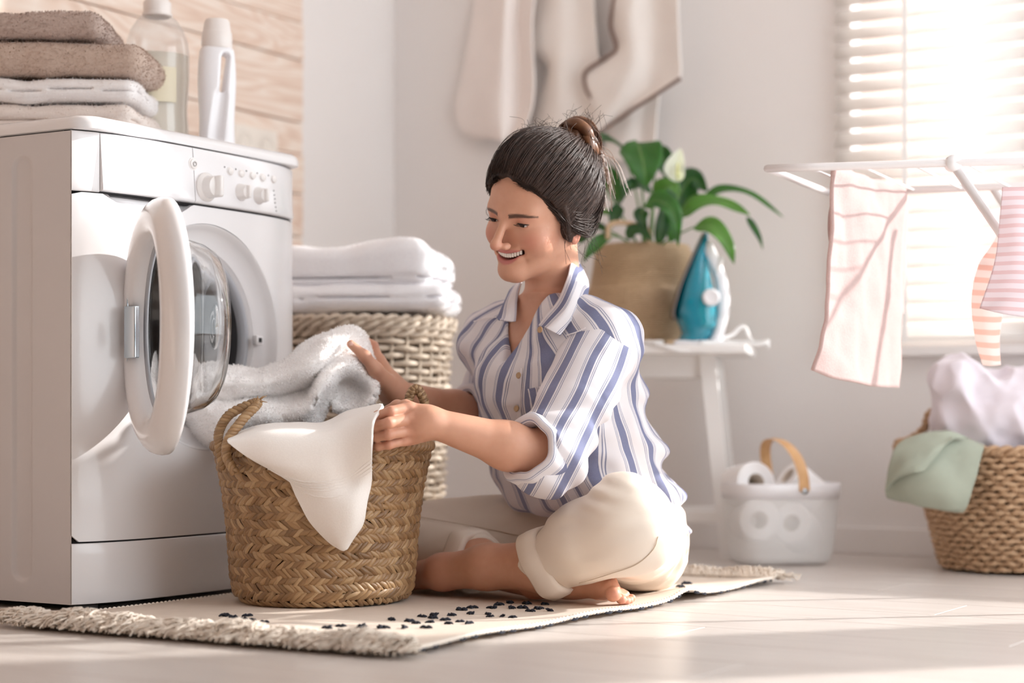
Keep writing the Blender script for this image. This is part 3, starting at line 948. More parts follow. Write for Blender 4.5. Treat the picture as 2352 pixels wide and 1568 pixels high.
# lid: plaited rim and a shallow woven dome
lid_h = mk('lid', lathe([(.192, HH + .012), (.195, HH + .016), (.193, HH + .026), (.18, HH + .032), (.1, HH + .036), (0, HH + .037)], 48, cap=False), M_wick, hp)
for z, R in ((HH + .012, .193), (HH + .025, .194)):
    braid_ring(R, z, .006, 20, .0058, 2, lid_h, M_wick, 'lid_strand')
for i, (lab, size, z0, dx, rz, seed, lay) in enumerate((
        ('white fluffy towel folded flat, lower of two on the wicker hamper', (.40, .28, .058), HH + .0365, .0, 6, 21, ((.0, .014),)),
        ('white fluffy towel folded loosely, upper of two on the wicker hamper', (.385, .25, .088), HH + .089, -.012, 11, 22, ((-.022, .02),)))):
    g = folded_towel(size, seed, lay, amp=.012 if i else .006)
    if i:   # loose upper towel: humped towards its right end, drooping on the left
        x = g[0][:, 0]; g[0][:, 2] += np.where(g[0][:, 2] > 0, .018 * np.sin((x + .19) * 9) * .7 + .045 * (x - .02), 0).astype(np.float32)
        g[0][:, 2] += .010 * np.sin(x * 22 + g[0][:, 1] * 12) * (g[0][:, 2] > .01)
    o = mk('hamper_towel', g, M_pure_t); o.location = (-.325 + dx, 4.08, z0 - g[0][:, 2].min() - .0005); o.rotation_euler = (0, 0, math.radians(-rz))
    tag(o, lab, 'towel', 'white towels on the hamper'); pile(o, g, M_pure_t, 4000, .003, .0007, seed, curl=.9)
# ================================================================== rug
RF = np.array([-.132, 2.60]); BA = np.array([.5145, .8575]); BB = np.array([-.8575, .5145])
RL, RW_ = 1.27, .76
def rug_z(a, b):
    a = np.asarray(a, dtype=float); b = np.asarray(b, dtype=float)
    p = np.stack([a * 2.2, b * 2.6, 0 * a], -1)
    z = .0065 + .004 * (1 + vnoise(p, 1., 3.)) * np.clip(np.minimum(b, RW_ - b) / .1 + .3, 0, 1)
    edge = np.exp(-(b / .06) ** 2)
    z = z + edge * (.004 + .010 * np.exp(-((a - .86) / .05) ** 2) + .004 * np.sin(a * 9) ** 2)
    z = z + .010 * np.exp(-((a - .60) / .035) ** 2) * np.exp(-(b / .22) ** 2) * 0
    z = z + .008 * np.exp(-((b - .30) / .05) ** 2) * np.exp(-((a - .05) / .15) ** 2)
    return z
def rug_xy(a, b):
    a = np.asarray(a, dtype=float); b = np.asarray(b, dtype=float)
    p = RF + a[..., None] * BA + b[..., None] * BB
    return p + (.006 * np.sin(a * 6 + b * 3))[..., None] * BB
def rug_mat():
    w = NT('rug_cotton'); at = w.n('ShaderNodeAttribute', attribute_name='ra').outputs['Fac']; ab = w.n('ShaderNodeAttribute', attribute_name='rb').outputs['Fac']
    rib = w.math('SINE', w.math('MULTIPLY', at, 2 * math.pi / .0042))
    n = w.noise(30, 3, w.coord('Object')); st = w.n('ShaderNodeCombineXYZ'); w.l(w.math('MULTIPLY', at, 160.), st.inputs[0]); w.l(w.math('MULTIPLY', ab, 3.), st.inputs[1])
    sn = w.noise(1., 3, st.outputs[0])
    c = w.mix(w.math('MULTIPLY', w.math('ADD', n, sn), .5), lin((240, 228, 215)), lin((218, 202, 187)))
    w.setp(Base_Color=c, Roughness=.95, Normal=w.bump(w.math('MULTIPLY_ADD', rib, .5, w.math('MULTIPLY', sn, .8)), .55, .0015))
    w.b.inputs['Specular IOR Level'].default_value = .1
    return w.m
M_rug = rug_mat()
na, nb = 160, 110
aa, bb = np.meshgrid(np.linspace(0, RL, na), np.linspace(0, RW_, nb), indexing='ij')
xy = rug_xy(aa, bb); top = np.concatenate([xy, rug_z(aa, bb)[..., None]], -1).reshape(-1, 3)
bot = top.copy(); bot[:, 2] -= .0045; bot[:, 2] = np.maximum(bot[:, 2], .0006)
gf = gridfaces(na, nb); kk = na * nb
per = [i * nb for i in range(na)] + [(na - 1) * nb + j for j in range(1, nb)] + [i * nb + nb - 1 for i in range(na - 2, -1, -1)] + [j for j in range(nb - 2, 0, -1)]
per = np.array(per); nx = np.roll(per, -1)
sd = np.stack([per, per + kk, nx + kk, nx], 1)
rv = np.concatenate([top, bot]); rf = np.concatenate([gf, gf[:, ::-1] + kk, sd])
rug = empty('rug', (RF[0], RF[1], 0)); tag(rug, 'cream woven cotton rug with black yarn tufts and fringed ends under the seated person', 'rug')
off = np.array([RF[0], RF[1], 0])
mk('rug_weave', (rv - off, rf), M_rug, rug, attrs={'ra': np.tile(aa.ravel(), 2), 'rb': np.tile(bb.ravel(), 2)})
# overcast side edges: pale cord with a dark thread under it
M_edge = simple('edge_cord', (238, 228, 216), .95); M_navy = simple('black_yarn', (38, 40, 50), .95)
for b0, nm in ((0., 'near'), (RW_, 'far')):
    a = np.linspace(0, RL, 700); p = rug_xy(a, np.full(700, b0)); z = rug_z(a, np.full(700, b0)) - .0018
    r = .0034 + .0011 * np.sin(a * 2 * math.pi / .0105)
    mk('edge_binding', tube(np.concatenate([p, z[:, None]], 1) - off, r, 6), M_edge, rug)
    r2 = np.clip(.0008 + .0022 * np.sin(a * 2 * math.pi / .037) + .0014 * np.sin(a * 57), .0002, .0036)
    pp = p - BB * (.0012 if b0 == 0 else -.0012)
    mk('edge_thread', tube(np.concatenate([pp, np.maximum(z - .0038, .002)[:, None]], 1) - off, r2, 5), M_navy, rug)
# fringe: curly bundles of yarn at both ends
M_fringe = simple('fringe_yarn', (240, 228, 214), .95, var=.16, vscale=60)
def fringe(a0, sgn, n_t, seed, ln=.062):
    r = np.random.default_rng(seed); gs_v, gs_f, cnt = [], [], 0
    bs = np.linspace(.004, RW_ - .004, n_t)
    for b in bs:
        lump = .55 + .45 * math.sin(b * 41 + seed) * math.sin(b * 17)
        for s in range(15):
            m = 9; t = np.linspace(0, 1, m)
            L = ln * (.55 + .6 * r.random()); db = r.normal() * .022
            c1, c2, fr = r.random() * 6.28, r.random() * 6.28, 2.2 + 2.5 * r.random()
            A = a0 + sgn * L * (t ** .9); A = A + .011 * t * np.sin(t * fr * 3 + c1)
            Bv = b + db * t + .012 * t * np.sin(t * fr * 2.4 + c2)
            Zv = (.010 + (.010 + .014 * lump * r.random()) * np.sin(math.pi * np.clip(t * 1.05, 0, 1)) ** .7 + .004 * np.sin(t * fr * 3 + c2))
            p = RF + A[:, None] * BA + Bv[:, None] * BB
            pts = np.concatenate([p, np.maximum(Zv, .003)[:, None]], 1) - off
            v, f = tube(pts, .0019 * (1 - .35 * t), 4, cap=False)
            gs_v.append(v); gs_f.append(np.array(f) + cnt); cnt += len(v)
    o = mk('fringe', (np.concatenate(gs_v), np.concatenate(gs_f)), M_fringe, rug); o['kind'] = 'stuff'
fringe(.004, -1, 150, 5)
fringe(RL - .004, 1, 150, 6, .05)
# dark yarn tufts
tuft_meshes = []
for s in range(6):
    r = np.random.default_rng(40 + s); gs = []
    for q in range(13):
        ang = r.random() * 6.28; L = .0035 + .0055 * r.random()
        pts = [(0, 0, .0005), (.45 * L * math.cos(ang), .45 * L * math.sin(ang), .0022 + .0012 * r.random()), (L * math.cos(ang), L * math.sin(ang), .0012 + .004 * r.random() * (q % 6 == 0))]
        gs.append(tube(spline(pts, 5), [.0015, .0018, .0017, .0014, .0009], 4))
    tuft_meshes.append(mesh_from('tuft', *merge(*gs))); tuft_meshes[-1].materials.append(M_navy)
tufts = """392,1433 403,1438 443,1432 430,1440 485,1431 464,1445 490,1448 530,1431 516,1415 536,1419 559,1423 575,1434 607,1431 584,1426 306,1445 358,1451 405,1452 452,1453 569,1415
751,1446 784,1441 780,1451 830,1441 714,1459 764,1461 815,1455 816,1462 843,1460 870,1465 880,1444 901,1424 929,1444 941,1427 957,1432 969,1416 987,1429 979,1444 995,1413 994,1419 1035,1412 1022,1423 1031,1432 1056,1427 1061,1400 1084,1395 1086,1408 1079,1432 658,1469 693,1471 666,1460
1145,1388 1169,1384 1171,1395 1130,1395 1120,1409 1154,1413 1177,1416 1209,1385 1201,1394 1238,1396 1218,1401 1264,1401 1252,1386 1128,1414 1578,1340 1563,1349"""
for i, t in enumerate(tufts.split()):
    px, py = map(float, t.split(','))
    d = (CH - .011) * FPX / (py - HOR); q = P(px, py, d)
    rel = q[:2] - RF; z = float(rug_z(np.array([rel @ BA]), np.array([rel @ BB]))[0])
    o = bpy.data.objects.new('tuft', tuft_meshes[i % 6]); COL.objects.link(o); o.parent = rug
    o.location = (q[0] - off[0], q[1] - off[1], z - .0005); o.rotation_euler = (0, 0, i * 1.7); s = 1.0 + .35 * ((i * 13) % 7) / 7; o.scale = (s, s, s)

# ================================================================== plaited palm-leaf basket in front of the woman
BC = np.array([-.3325, 3.265])
BZ = .0115
def brad(z):
    zz = np.array([0, .006, .02, .05, .10, .15, .20, .245, .272]); rr = np.array([.132, .147, .157, .161, .165, .169, .176, .185, .191])
    return np.interp(z, zz, rr)
def palm_mat(name='palm_leaf'):
    w = NT(name); oi = w.n('ShaderNodeObjectInfo').outputs['Random']; at = w.n('ShaderNodeAttribute', attribute_name='tone').outputs['Fac']
    co = w.coord('Object'); n = w.noise(120, 2, co); g = w.noise(11, 3, w.n('ShaderNodeNewGeometry').outputs['Position'])
    f = w.math('FRACT', w.math('ADD', oi, at))
    c = w.ramp(f, [(0, lin((112, 82, 54))), (.25, lin((146, 110, 74))), (.55, lin((172, 136, 96))), (.8, lin((196, 164, 124))), (1, lin((120, 86, 56)))])
    c = w.mix(w.math('MULTIPLY', n, .4), c, lin((120, 88, 58))); c = w.mix(w.math('MULTIPLY', g, .3), c, lin((178, 144, 104)))
    w.setp(Base_Color=c, Roughness=.42, Normal=w.bump(n, .3, .0008)); return w.m
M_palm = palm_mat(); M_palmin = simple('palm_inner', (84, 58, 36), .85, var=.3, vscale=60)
pb_ = empty('woven_basket', (BC[0], BC[1], BZ)); tag(pb_, 'round plaited palm-leaf basket with two rope handles, standing on the rug', 'basket')
zz = np.linspace(.0, .270, 30)
wall = [(0, .001), (.125, .001)] + [(float(brad(z)) - .0065, max(z, .0015)) for z in zz] + [(float(brad(.271)) - .012, .270), (.165, .2), (.150, .02), (0, .012)]
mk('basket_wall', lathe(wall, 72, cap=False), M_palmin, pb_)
def strip_mesh(L, wd, seed):
    m = 7; t = np.linspace(-1, 1, m); r = np.random.default_rng(seed)
    v = []
    for s in t:
        out = .0042 * (1 - s * s) - .0012 + .0006 * r.random()
        hw = wd / 2 * (1 - .35 * abs(s) ** 3)
        bend = .0012 * math.sin(s * 2 + seed)
        for c, h in ((-1, -.0012), (-.5, .0010), (0, .0016), (.5, .0010), (1, -.0012)):
            v.append((s * L / 2, c * hw + bend, out + h))
    return np.array(v), gridfaces(m, 5)
variants = [strip_mesh(.0275 + .003 * (i % 3), .0084 + .0012 * (i % 2), i) for i in range(6)]
vmesh = []
for v, f in variants:
    me = mesh_from('palm_strip', v, f); me.materials.append(M_palm); vmesh.append(me)
rows = 20; rh = .270 / rows
cands = []
r_ = np.random.default_rng(77)
for i in range(rows):
    z = (i + .5) * rh
    R = float(brad(z)); n = int(round(2 * math.pi * R / .0094)); dr = (float(brad(z + .005)) - float(brad(z - .005))) / .01
    slope = math.atan(dr)
    for k in range(n):
        a = 2 * math.pi * (k + .5 * (i % 2)) / n + r_.normal() * .006
        # slight spiral of the plait: rows climb by one over a turn
        zz_ = z + rh * (((a - math.pi / 2) % (2 * math.pi)) / (2 * math.pi) - .5) * .9 + r_.normal() * .0008
        sl = (1 if i % 2 else -1) * math.radians(36 + r_.normal() * 6)
        nrm = Vector((math.cos(a) * math.cos(slope), math.sin(a) * math.cos(slope), -math.sin(slope)))
        tan = Vector((-math.sin(a), math.cos(a), 0)); up = nrm.cross(tan)
        d = tan * math.cos(sl) + up * math.sin(sl); wv = nrm.cross(d)
        Rz = float(brad(min(max(zz_, .002), .270))) - .002 + r_.normal() * .0006
        M = Matrix((( d.x, wv.x, nrm.x, math.cos(a) * Rz), (d.y, wv.y, nrm.y, math.sin(a) * Rz), (d.z, wv.z, nrm.z, zz_), (0, 0, 0, 1)))
        facing = -math.sin(a) * 1.0
        cands.append((facing - .0 * abs(math.cos(a)), i, k, M))
order = sorted(range(len(cands)), key=lambda q: -cands[q][0])
first = set(order[:300]); sv_, sf_, cnt, tones = [], [], 0, []
for q, (fc, i, k, M) in enumerate(cands):
    vi = (i * 5 + k * 3) % 6
    if q in first:
        o = bpy.data.objects.new('palm_strip', vmesh[vi]); COL.objects.link(o); o.parent = pb_; o.matrix_local = M
    else:
        v, f = variants[vi]; Mn = np.array(M)
        sv_.append(v @ Mn[:3, :3].T + Mn[:3, 3]); sf_.append(f + cnt); cnt += len(v); tones.append(np.full(len(v), r_.random()))
o = mk('palm_weave', (np.concatenate(sv_), np.concatenate(sf_)), M_palm, pb_, attrs={'tone': np.concatenate(tones)}); o['kind'] = 'stuff'
# rim and rope handles
def rope(par, path, r, turns, strands=2, m=None, name='strand', n=160, fr=.9):
    p = spline(path, n); t, N, B = frames(p)
    for s in range(strands):
        a = np.linspace(0, turns * 2 * math.pi, n) + 2 * math.pi * s / strands
        q = p + r * fr * (np.cos(a)[:, None] * N + np.sin(a)[:, None] * B)
        mk(name, tube(q, r * (1.0 + .08 * np.sin(np.arange(n) * 1.3)), 7), m, par)
braid_ring(.188, .271, .0052, 40, .005, 2, pb_, M_palm, 'rim_strand')
bo = np.array([BC[0], BC[1], BZ])
M_rope = palm_mat('palm_rope')
lh = [P(512, 1075, 3.17) - bo, P(503, 1020, 3.165) - bo, P(505, 985, 3.165) - bo, P(530, 950, 3.16) - bo, P(585, 925, 3.16) - bo, P(588, 932, 3.155) - bo, P(556, 965, 3.135) - bo, P(527, 1005, 3.125) - bo, P(520, 1045, 3.12) - bo, P(540, 1085, 3.105) - bo]
rh_ = [P(930, 1005, 3.30) - bo, P(938, 925, 3.31) - bo, P(946, 900, 3.31) - bo, P(956, 892, 3.31) - bo, P(966, 903, 3.31) - bo, P(976, 930, 3.31) - bo, P(984, 1005, 3.30) - bo]
for nm, path, trn in (('handle', lh, 13), ('handle', rh_, 10)):
    h_ = empty(nm, (0, 0, 0), 0, pb_); rope(h_, path, .0046, trn * 1.25, 3, M_rope, n=260)
# loose straw ends at the knot of the near handle
kn = P(590, 925, 3.155) - bo; fr_ = []
for s in range(7):
    a = s * 1.1; e = np.array([.012 * math.cos(a) + .006, .006 * math.sin(a), .012 * abs(math.sin(a * 1.7)) + .004])
    fr_.append(tube([kn, kn + e * .6, kn + e + np.array([0, 0, -.003])], [.0014, .001, .0004], 4))
o = mk('frayed_end', merge(*fr_), M_rope, pb_); o['kind'] = 'stuff'

# ================================================================== towels in play
def cloth_patch(name, rows, m, nu=90, nv=90, th=.006, label=None, cat='towel', noise=.003, nscale=25., seed=0, loc=None, group=None, fold=0.):
    """rows of (px, py, depth) control points -> slab of cloth at its real place"""
    c = np.array([[P(*q) for q in r] for r in rows])
    v, f = patch(c, nu, nv)
    n = vnormals(v, f)
    v = v + n * (noise * vnoise(v, nscale, seed) + noise * .5 * vnoise(v, nscale * 2.3, seed + 1))[:, None]
    if fold: v = v + n * (fold * vnoise(v, 190., seed + 5) + fold * .6 * vnoise(v, 330., seed + 6))[:, None]
    o0 = v.mean(0) if loc is None else np.asarray(loc)
    g = thick((v - o0, f), th)
    o = mk(name, g, m); o.location = o0
    if label: tag(o, label, cat, group)
    return o, g
M_robe = simple('sherpa_white', (253, 251, 250), .95, spec=.1, sheen=.4, bump=.35, bscale=420, bdist=.0012)
held = [
    [(335, 812, 3.53), (338, 840, 3.47), (340, 872, 3.44), (345, 905, 3.46), (350, 935, 3.50), (360, 950, 3.55)],
    [(420, 838, 3.47), (425, 866, 3.40), (428, 902, 3.36), (432, 945, 3.40), (436, 985, 3.43), (440, 1000, 3.49)],
    [(505, 842, 3.45), (505, 872, 3.36), (508, 920, 3.385), (510, 955, 3.345), (515, 1010, 3.37), (520, 1050, 3.42)],
    [(590, 853, 3.45), (588, 880, 3.36), (588, 915, 3.39), (586, 950, 3.335), (586, 1000, 3.36), (590, 1040, 3.40)],
    [(650, 832, 3.45), (655, 866, 3.35), (655, 905, 3.40), (652, 945, 3.345), (650, 990, 3.36), (655, 1020, 3.40)],
    [(700, 796, 3.45), (708, 838, 3.34), (712, 890, 3.40), (708, 935, 3.33), (706, 975, 3.35), (712, 1010, 3.40)],
    [(745, 770, 3.45), (752, 800, 3.35), (750, 838, 3.375), (742, 880, 3.335), (738, 918, 3.36), (744, 950, 3.40)],
    [(790, 757, 3.46), (795, 780, 3.41), (798, 808, 3.405), (790, 838, 3.365), (776, 862, 3.37), (765, 880, 3.41)],
    [(818, 760, 3.465), (828, 780, 3.44), (832, 806, 3.43), (828, 832, 3.40), (815, 850, 3.385), (800, 862, 3.41)],
    [(832, 775, 3.475), (842, 800, 3.455), (850, 830, 3.44), (852, 856, 3.415), (845, 872, 3.40), (832, 880, 3.43)],
    [(838, 800, 3.485), (850, 830, 3.46), (862, 862, 3.435), (864, 885, 3.40), (856, 905, 3.39), (840, 905, 3.43)],
    [(835, 830, 3.48), (845, 862, 3.45), (856, 890, 3.42), (858, 912, 3.38), (845, 930, 3.37), (822, 930, 3.40)],
    [(815, 850, 3.47), (822, 880, 3.45), (830, 915, 3.42), (828, 938, 3.385), (812, 948, 3.375), (790, 940, 3.39)],
    [(790, 862, 3.46), (786, 885, 3.44), (785, 915, 3.42), (790, 940, 3.395), (784, 945, 3.385), (770, 925, 3.39)],
    [(772, 880, 3.45), (765, 895, 3.43), (765, 915, 3.42), (770, 930, 3.40), (768, 935, 3.39), (762, 918, 3.39)],
]
ho, hg = cloth_patch('bath_towel', held, M_robe, 260, 190, .012, 'fluffy white bath towel being pulled out of the drum, held up in the far hand', noise=.0045, nscale=22., seed=4, fold=.0009)
pile(ho, hg, M_robe, 45000, .0034, .0011, 31, curl=.9)
M_flat = NT('cream_velour'); _c = M_flat.coord('Object'); _f = M_flat.noise(420, 2, _c)
M_flat.setp(Base_Color=M_flat.mix(_f, lin((247, 242, 237)), lin((236, 229, 223))), Roughness=.9, Normal=M_flat.bump(_f, .25, .001)); M_flat.b.inputs['Sheen Weight'].default_value = .25; M_flat = M_flat.m
drape = [
    [(528, 1003, 3.16), (600, 977, 3.20), (680, 972, 3.24), (742, 972, 3.26), (800, 946, 3.23), (874, 928, 3.12)],
    [(524, 1010, 3.11), (600, 988, 3.10), (680, 984, 3.10), (745, 986, 3.10), (805, 966, 3.09), (880, 934, 3.07)],
    [(526, 1018, 3.085), (600, 1008, 3.058), (670, 1008, 3.052), (740, 1006, 3.052), (800, 998, 3.050), (860, 968, 3.028)],
    [(565, 1045, 3.070), (620, 1058, 3.052), (680, 1066, 3.046), (740, 1068, 3.046), (800, 1064, 3.05), (855, 1020, 3.022)],
    [(622, 1076, 3.075), (655, 1092, 3.066), (705, 1108, 3.056), (755, 1114, 3.054), (806, 1104, 3.060), (854, 1070, 3.045)],
    [(660, 1094, 3.078), (690, 1122, 3.070), (728, 1142, 3.060), (768, 1150, 3.052), (812, 1142, 3.054), (850, 1112, 3.072)],
    [(682, 1140, 3.082), (708, 1166, 3.078), (740, 1186, 3.066), (772, 1194, 3.058), (810, 1186, 3.056), (840, 1160, 3.070)],
    [(712, 1196, 3.086), (732, 1212, 3.082), (755, 1226, 3.074), (778, 1232, 3.066), (806, 1222, 3.064), (832, 1200, 3.074)],
    [(752, 1240, 3.088), (763, 1247, 3.086), (774, 1252, 3.082), (784, 1255, 3.078), (798, 1246, 3.076), (812, 1232, 3.080)],
    [(782, 1260, 3.090), (785, 1261, 3.088), (788, 1262, 3.086), (791, 1262, 3.084), (794, 1260, 3.083), (797, 1256, 3.084)],
]
do, dg = cloth_patch('hand_towel', drape, M_flat, 130, 100, .005, 'smooth cream towel hanging over the basket rim, held in the near hand', noise=.0014, nscale=14., seed=8)
# dobby border: fine raised lines across the towel
c = np.array([[P(*q) for q in r] for r in drape])
vv, ff = patch(c, 200, 60); vv = vv.reshape(200, 60, 3)
nn = vnormals(vv.reshape(-1, 3), ff).reshape(200, 60, 3)
for t in (86, 90, 94, 98, 108):
    ln = np.array([vv[min(199, t + int(3 * math.sin(j * .09)) - j // 12), j] - nn[min(199, t), j] * .0 for j in range(60)])
    sgn = -1 if (nn[t, 30] @ np.array([0, 1, 0])) > 0 else 1
    ln = ln + sgn * np.array([nn[min(199, t), j] for j in range(60)]) * .0026
    mk('woven_border', tube(ln - np.array(do.location), .0009, 5), M_flat, do)
# ================================================================== side table with plant, iron and cable
M_wpaint = simple('white_painted_wood', (242, 240, 238), .4)
SD = 4.47
tb = empty('side_table', (.34, SD, 0), RZ_U * .35); tag(tb, 'small white painted side table carrying the potted plant and the iron', 'table')
TZ = .500
mk('table_top', box(-.21, .235, -.185, .17, TZ - .022, TZ, .005, 3), M_wpaint, tb)
for sx in (-1, 1):
    for sy in (-1, 1):
        t0 = np.array([sx * .125, sy * .095 + .02, TZ - .02]); t1 = np.array([sx * .175, sy * .110 + .02, 0])
        t0[0] += .012; t1[0] += .012
        g = tube([t0, t1], [.0255, .0235], 4, up=(1, 1, 0)); mk('leg', g, M_wpaint, tb, smooth=False)
for sy in (-1, 1):
    mk('apron', box(-.115, .135, sy * .09 + .02 - .009, sy * .09 + .02 + .009, TZ - .075, TZ - .02, .002), M_wpaint, tb, smooth=False)
    mk('stretcher', box(-.15, .17, sy * .105 + .02 - .009, sy * .105 + .02 + .009, .085, .113, .003), M_wpaint, tb, smooth=False)
for sx in (-1, 1):
    mk('apron', box(sx * .13 + .012 - .009, sx * .13 + .012 + .009, -.07, .11, TZ - .075, TZ - .02, .002), M_wpaint, tb, smooth=False)
mk('bolt', xf(lathe([(.006, 0), (.006, .003), (0, .004)], 12), (.135, -.0815, TZ - .045), rx=math.pi / 2), M_chrome, tb)

# belly basket pot
M_sea = NT('seagrass'); _c = M_sea.coord('Object', (1, 1, 1)); _w = M_sea.n('ShaderNodeTexWave', wave_type='BANDS', bands_direction='Z'); _w.inputs['Scale'].default_value = 60; _w.inputs['Distortion'].default_value = 3; _w.inputs['Detail'].default_value = 3
M_sea.l(_c, _w.inputs[0]); _f = M_sea.noise(150, 3, _c)
M_sea.setp(Base_Color=M_sea.mix(_f, lin((226, 200, 166)), lin((186, 154, 116))), Roughness=.55, Normal=M_sea.bump(M_sea.math('ADD', _f, M_sea.math('MULTIPLY', _w.outputs[1], .6)), .8, .003)); M_sea = M_sea.m
pc = P(1476, 780, 4.505); pot = empty('plant_basket', (pc[0], pc[1], TZ)); tag(pot, 'tan belly basket with a loop handle holding the leafy plant', 'basket')
def ripple(g, n, amp):
    v = np.asarray(g[0], dtype=float).copy(); a = np.arctan2(v[:, 1], v[:, 0]); r = np.hypot(v[:, 0], v[:, 1])
    k = 1 + amp * np.sin(a * n + v[:, 2] * 40); v[:, 0] *= k; v[:, 1] *= k; return v, g[1]
pp = [(0, .001), (.085, .001), (.10, .006), (.113, .03), (.122, .07), (.1265, .105), (.129, .133), (.1275, .142), (.1235, .148), (.120, .18), (.116, .215), (.112, .238), (.114, .246), (.109, .248), (.106, .236), (.112, .15), (.09, .03), (0, .02)]
mk('basket_body', ripple(lathe(pp, 96, cap=False), 3, .012), M_sea, pot)
for i, z in enumerate(np.linspace(.010, .236, 46)):
    r = float(np.interp(z, [q[1] for q in pp[1:12]], [q[0] for q in pp[1:12]])) + .0012
    a = np.linspace(0, 2 * math.pi, 120, endpoint=False); rr = (r + .0008 * np.sin(a * 40 + i * 3.14)) * (1 + .012 * np.sin(a * 3 + z * 40))
    mk('woven_row', tube(np.stack([rr * np.cos(a), rr * np.sin(a), np.full(120, z)], 1), .0027, 5, closed=True), M_sea, pot)
po = np.array([pc[0], pc[1], TZ])
for path in ([P(1396, 548, 4.36) - po, P(1398, 520, 4.36) - po, P(1420, 511, 4.36) - po, P(1460, 516, 4.36) - po, P(1488, 528, 4.36) - po, P(1493, 556, 4.36) - po],):
    h_ = empty('handle', (0, 0, 0), 0, pot); rope(h_, path, .0034, 14, 2, M_sea, n=140)
mk('potting_soil', lathe([(0, .205), (.11, .2)], 40, cap=False), simple('soil', (70, 54, 44), .95, bump=.8, bscale=90, bdist=.004), pot)

# peace lily
def leaf_mat(name, c1, c2):
    w = NT(name); at = w.n('ShaderNodeAttribute', attribute_name='lu').outputs['Fac']; al = w.n('ShaderNodeAttribute', attribute_name='lv').outputs['Fac']
    v = w.math('SINE', w.math('ADD', w.math('MULTIPLY', w.math('ABSOLUTE', at), 26.), w.math('MULTIPLY', al, -22.)))
    mid = w.math('LESS_THAN', w.math('ABSOLUTE', at), .06)
    c = w.mix(w.math('MULTIPLY_ADD', v, .18, .3), lin(c1), lin(c2)); c = w.mix(w.math('MULTIPLY', mid, .5), c, lin((150, 180, 110)))
    w.setp(Base_Color=c, Roughness=.28, Normal=w.bump(v, .25, .002)); w.b.inputs['Coat Weight'].default_value = .15
    return cloth_translucent(w.m, (120, 190, 60), .38)
M_leafd = leaf_mat('leaf_dark', (44, 84, 48), (30, 64, 38)); M_leafm = leaf_mat('leaf_mid', (66, 122, 52), (44, 92, 40)); M_leafl = leaf_mat('leaf_light', (112, 160, 74), (78, 130, 52))
M_stem = simple('plant_stem', (96, 140, 70), .5)
lily = empty('peace_lily', (pc[0], pc[1], TZ + .205)); tag(lily, 'peace lily plant with glossy green leaves and one white flower', 'plant')
lo_ = np.array([pc[0], pc[1], TZ + .205])
def leaf(pts, wpx, m, droop=.2, fold=.25, nrm=(0, -1, .35), stem=None):
    p = np.array([P(*q) for q in pts]); c = spline(p, 22)
    t = np.gradient(c, axis=0); t /= np.linalg.norm(t, axis=1)[:, None]
    n0 = np.array(nrm, dtype=float); n0 /= np.linalg.norm(n0)
    s = np.cross(t, n0); s /= np.linalg.norm(s, axis=1)[:, None] + 1e-9; nn = np.cross(s, t)
    u = np.linspace(0, 1, 22); wd = (np.sin(math.pi * u ** .72) ** .85) * (1 - .25 * u) + .012; wd[-1] = .004
    W2 = wpx / FPX * p[:, 1].mean() / 2 * 1.12
    cs = np.linspace(-1, 1, 9); V = []; lu = []; lv = []
    for i in range(22):
        for x in cs:
            bend = fold * (abs(x) ** 1.3) * W2 * wd[i] * 1.0
            wav = .12 * W2 * math.sin(u[i] * 11 + x * 2) * abs(x)
            V.append(c[i] + s[i] * x * W2 * wd[i] + nn[i] * (bend + wav)); lu.append(x); lv.append(u[i])
    g = thick((np.array(V) - lo_, gridfaces(22, 9)), .0009)
    mk('leaf', g, m, lily, attrs={'lu': lu + lu, 'lv': lv + lv})
    if stem is not None:
        sp = spline(np.array([P(*q) for q in stem] + [P(*pts[0])]) - lo_, 16)
        mk('leaf_stalk', tube(sp, np.linspace(.0032, .0018, 16), 6), M_stem, lily)
base = (1490, 578, 4.45)
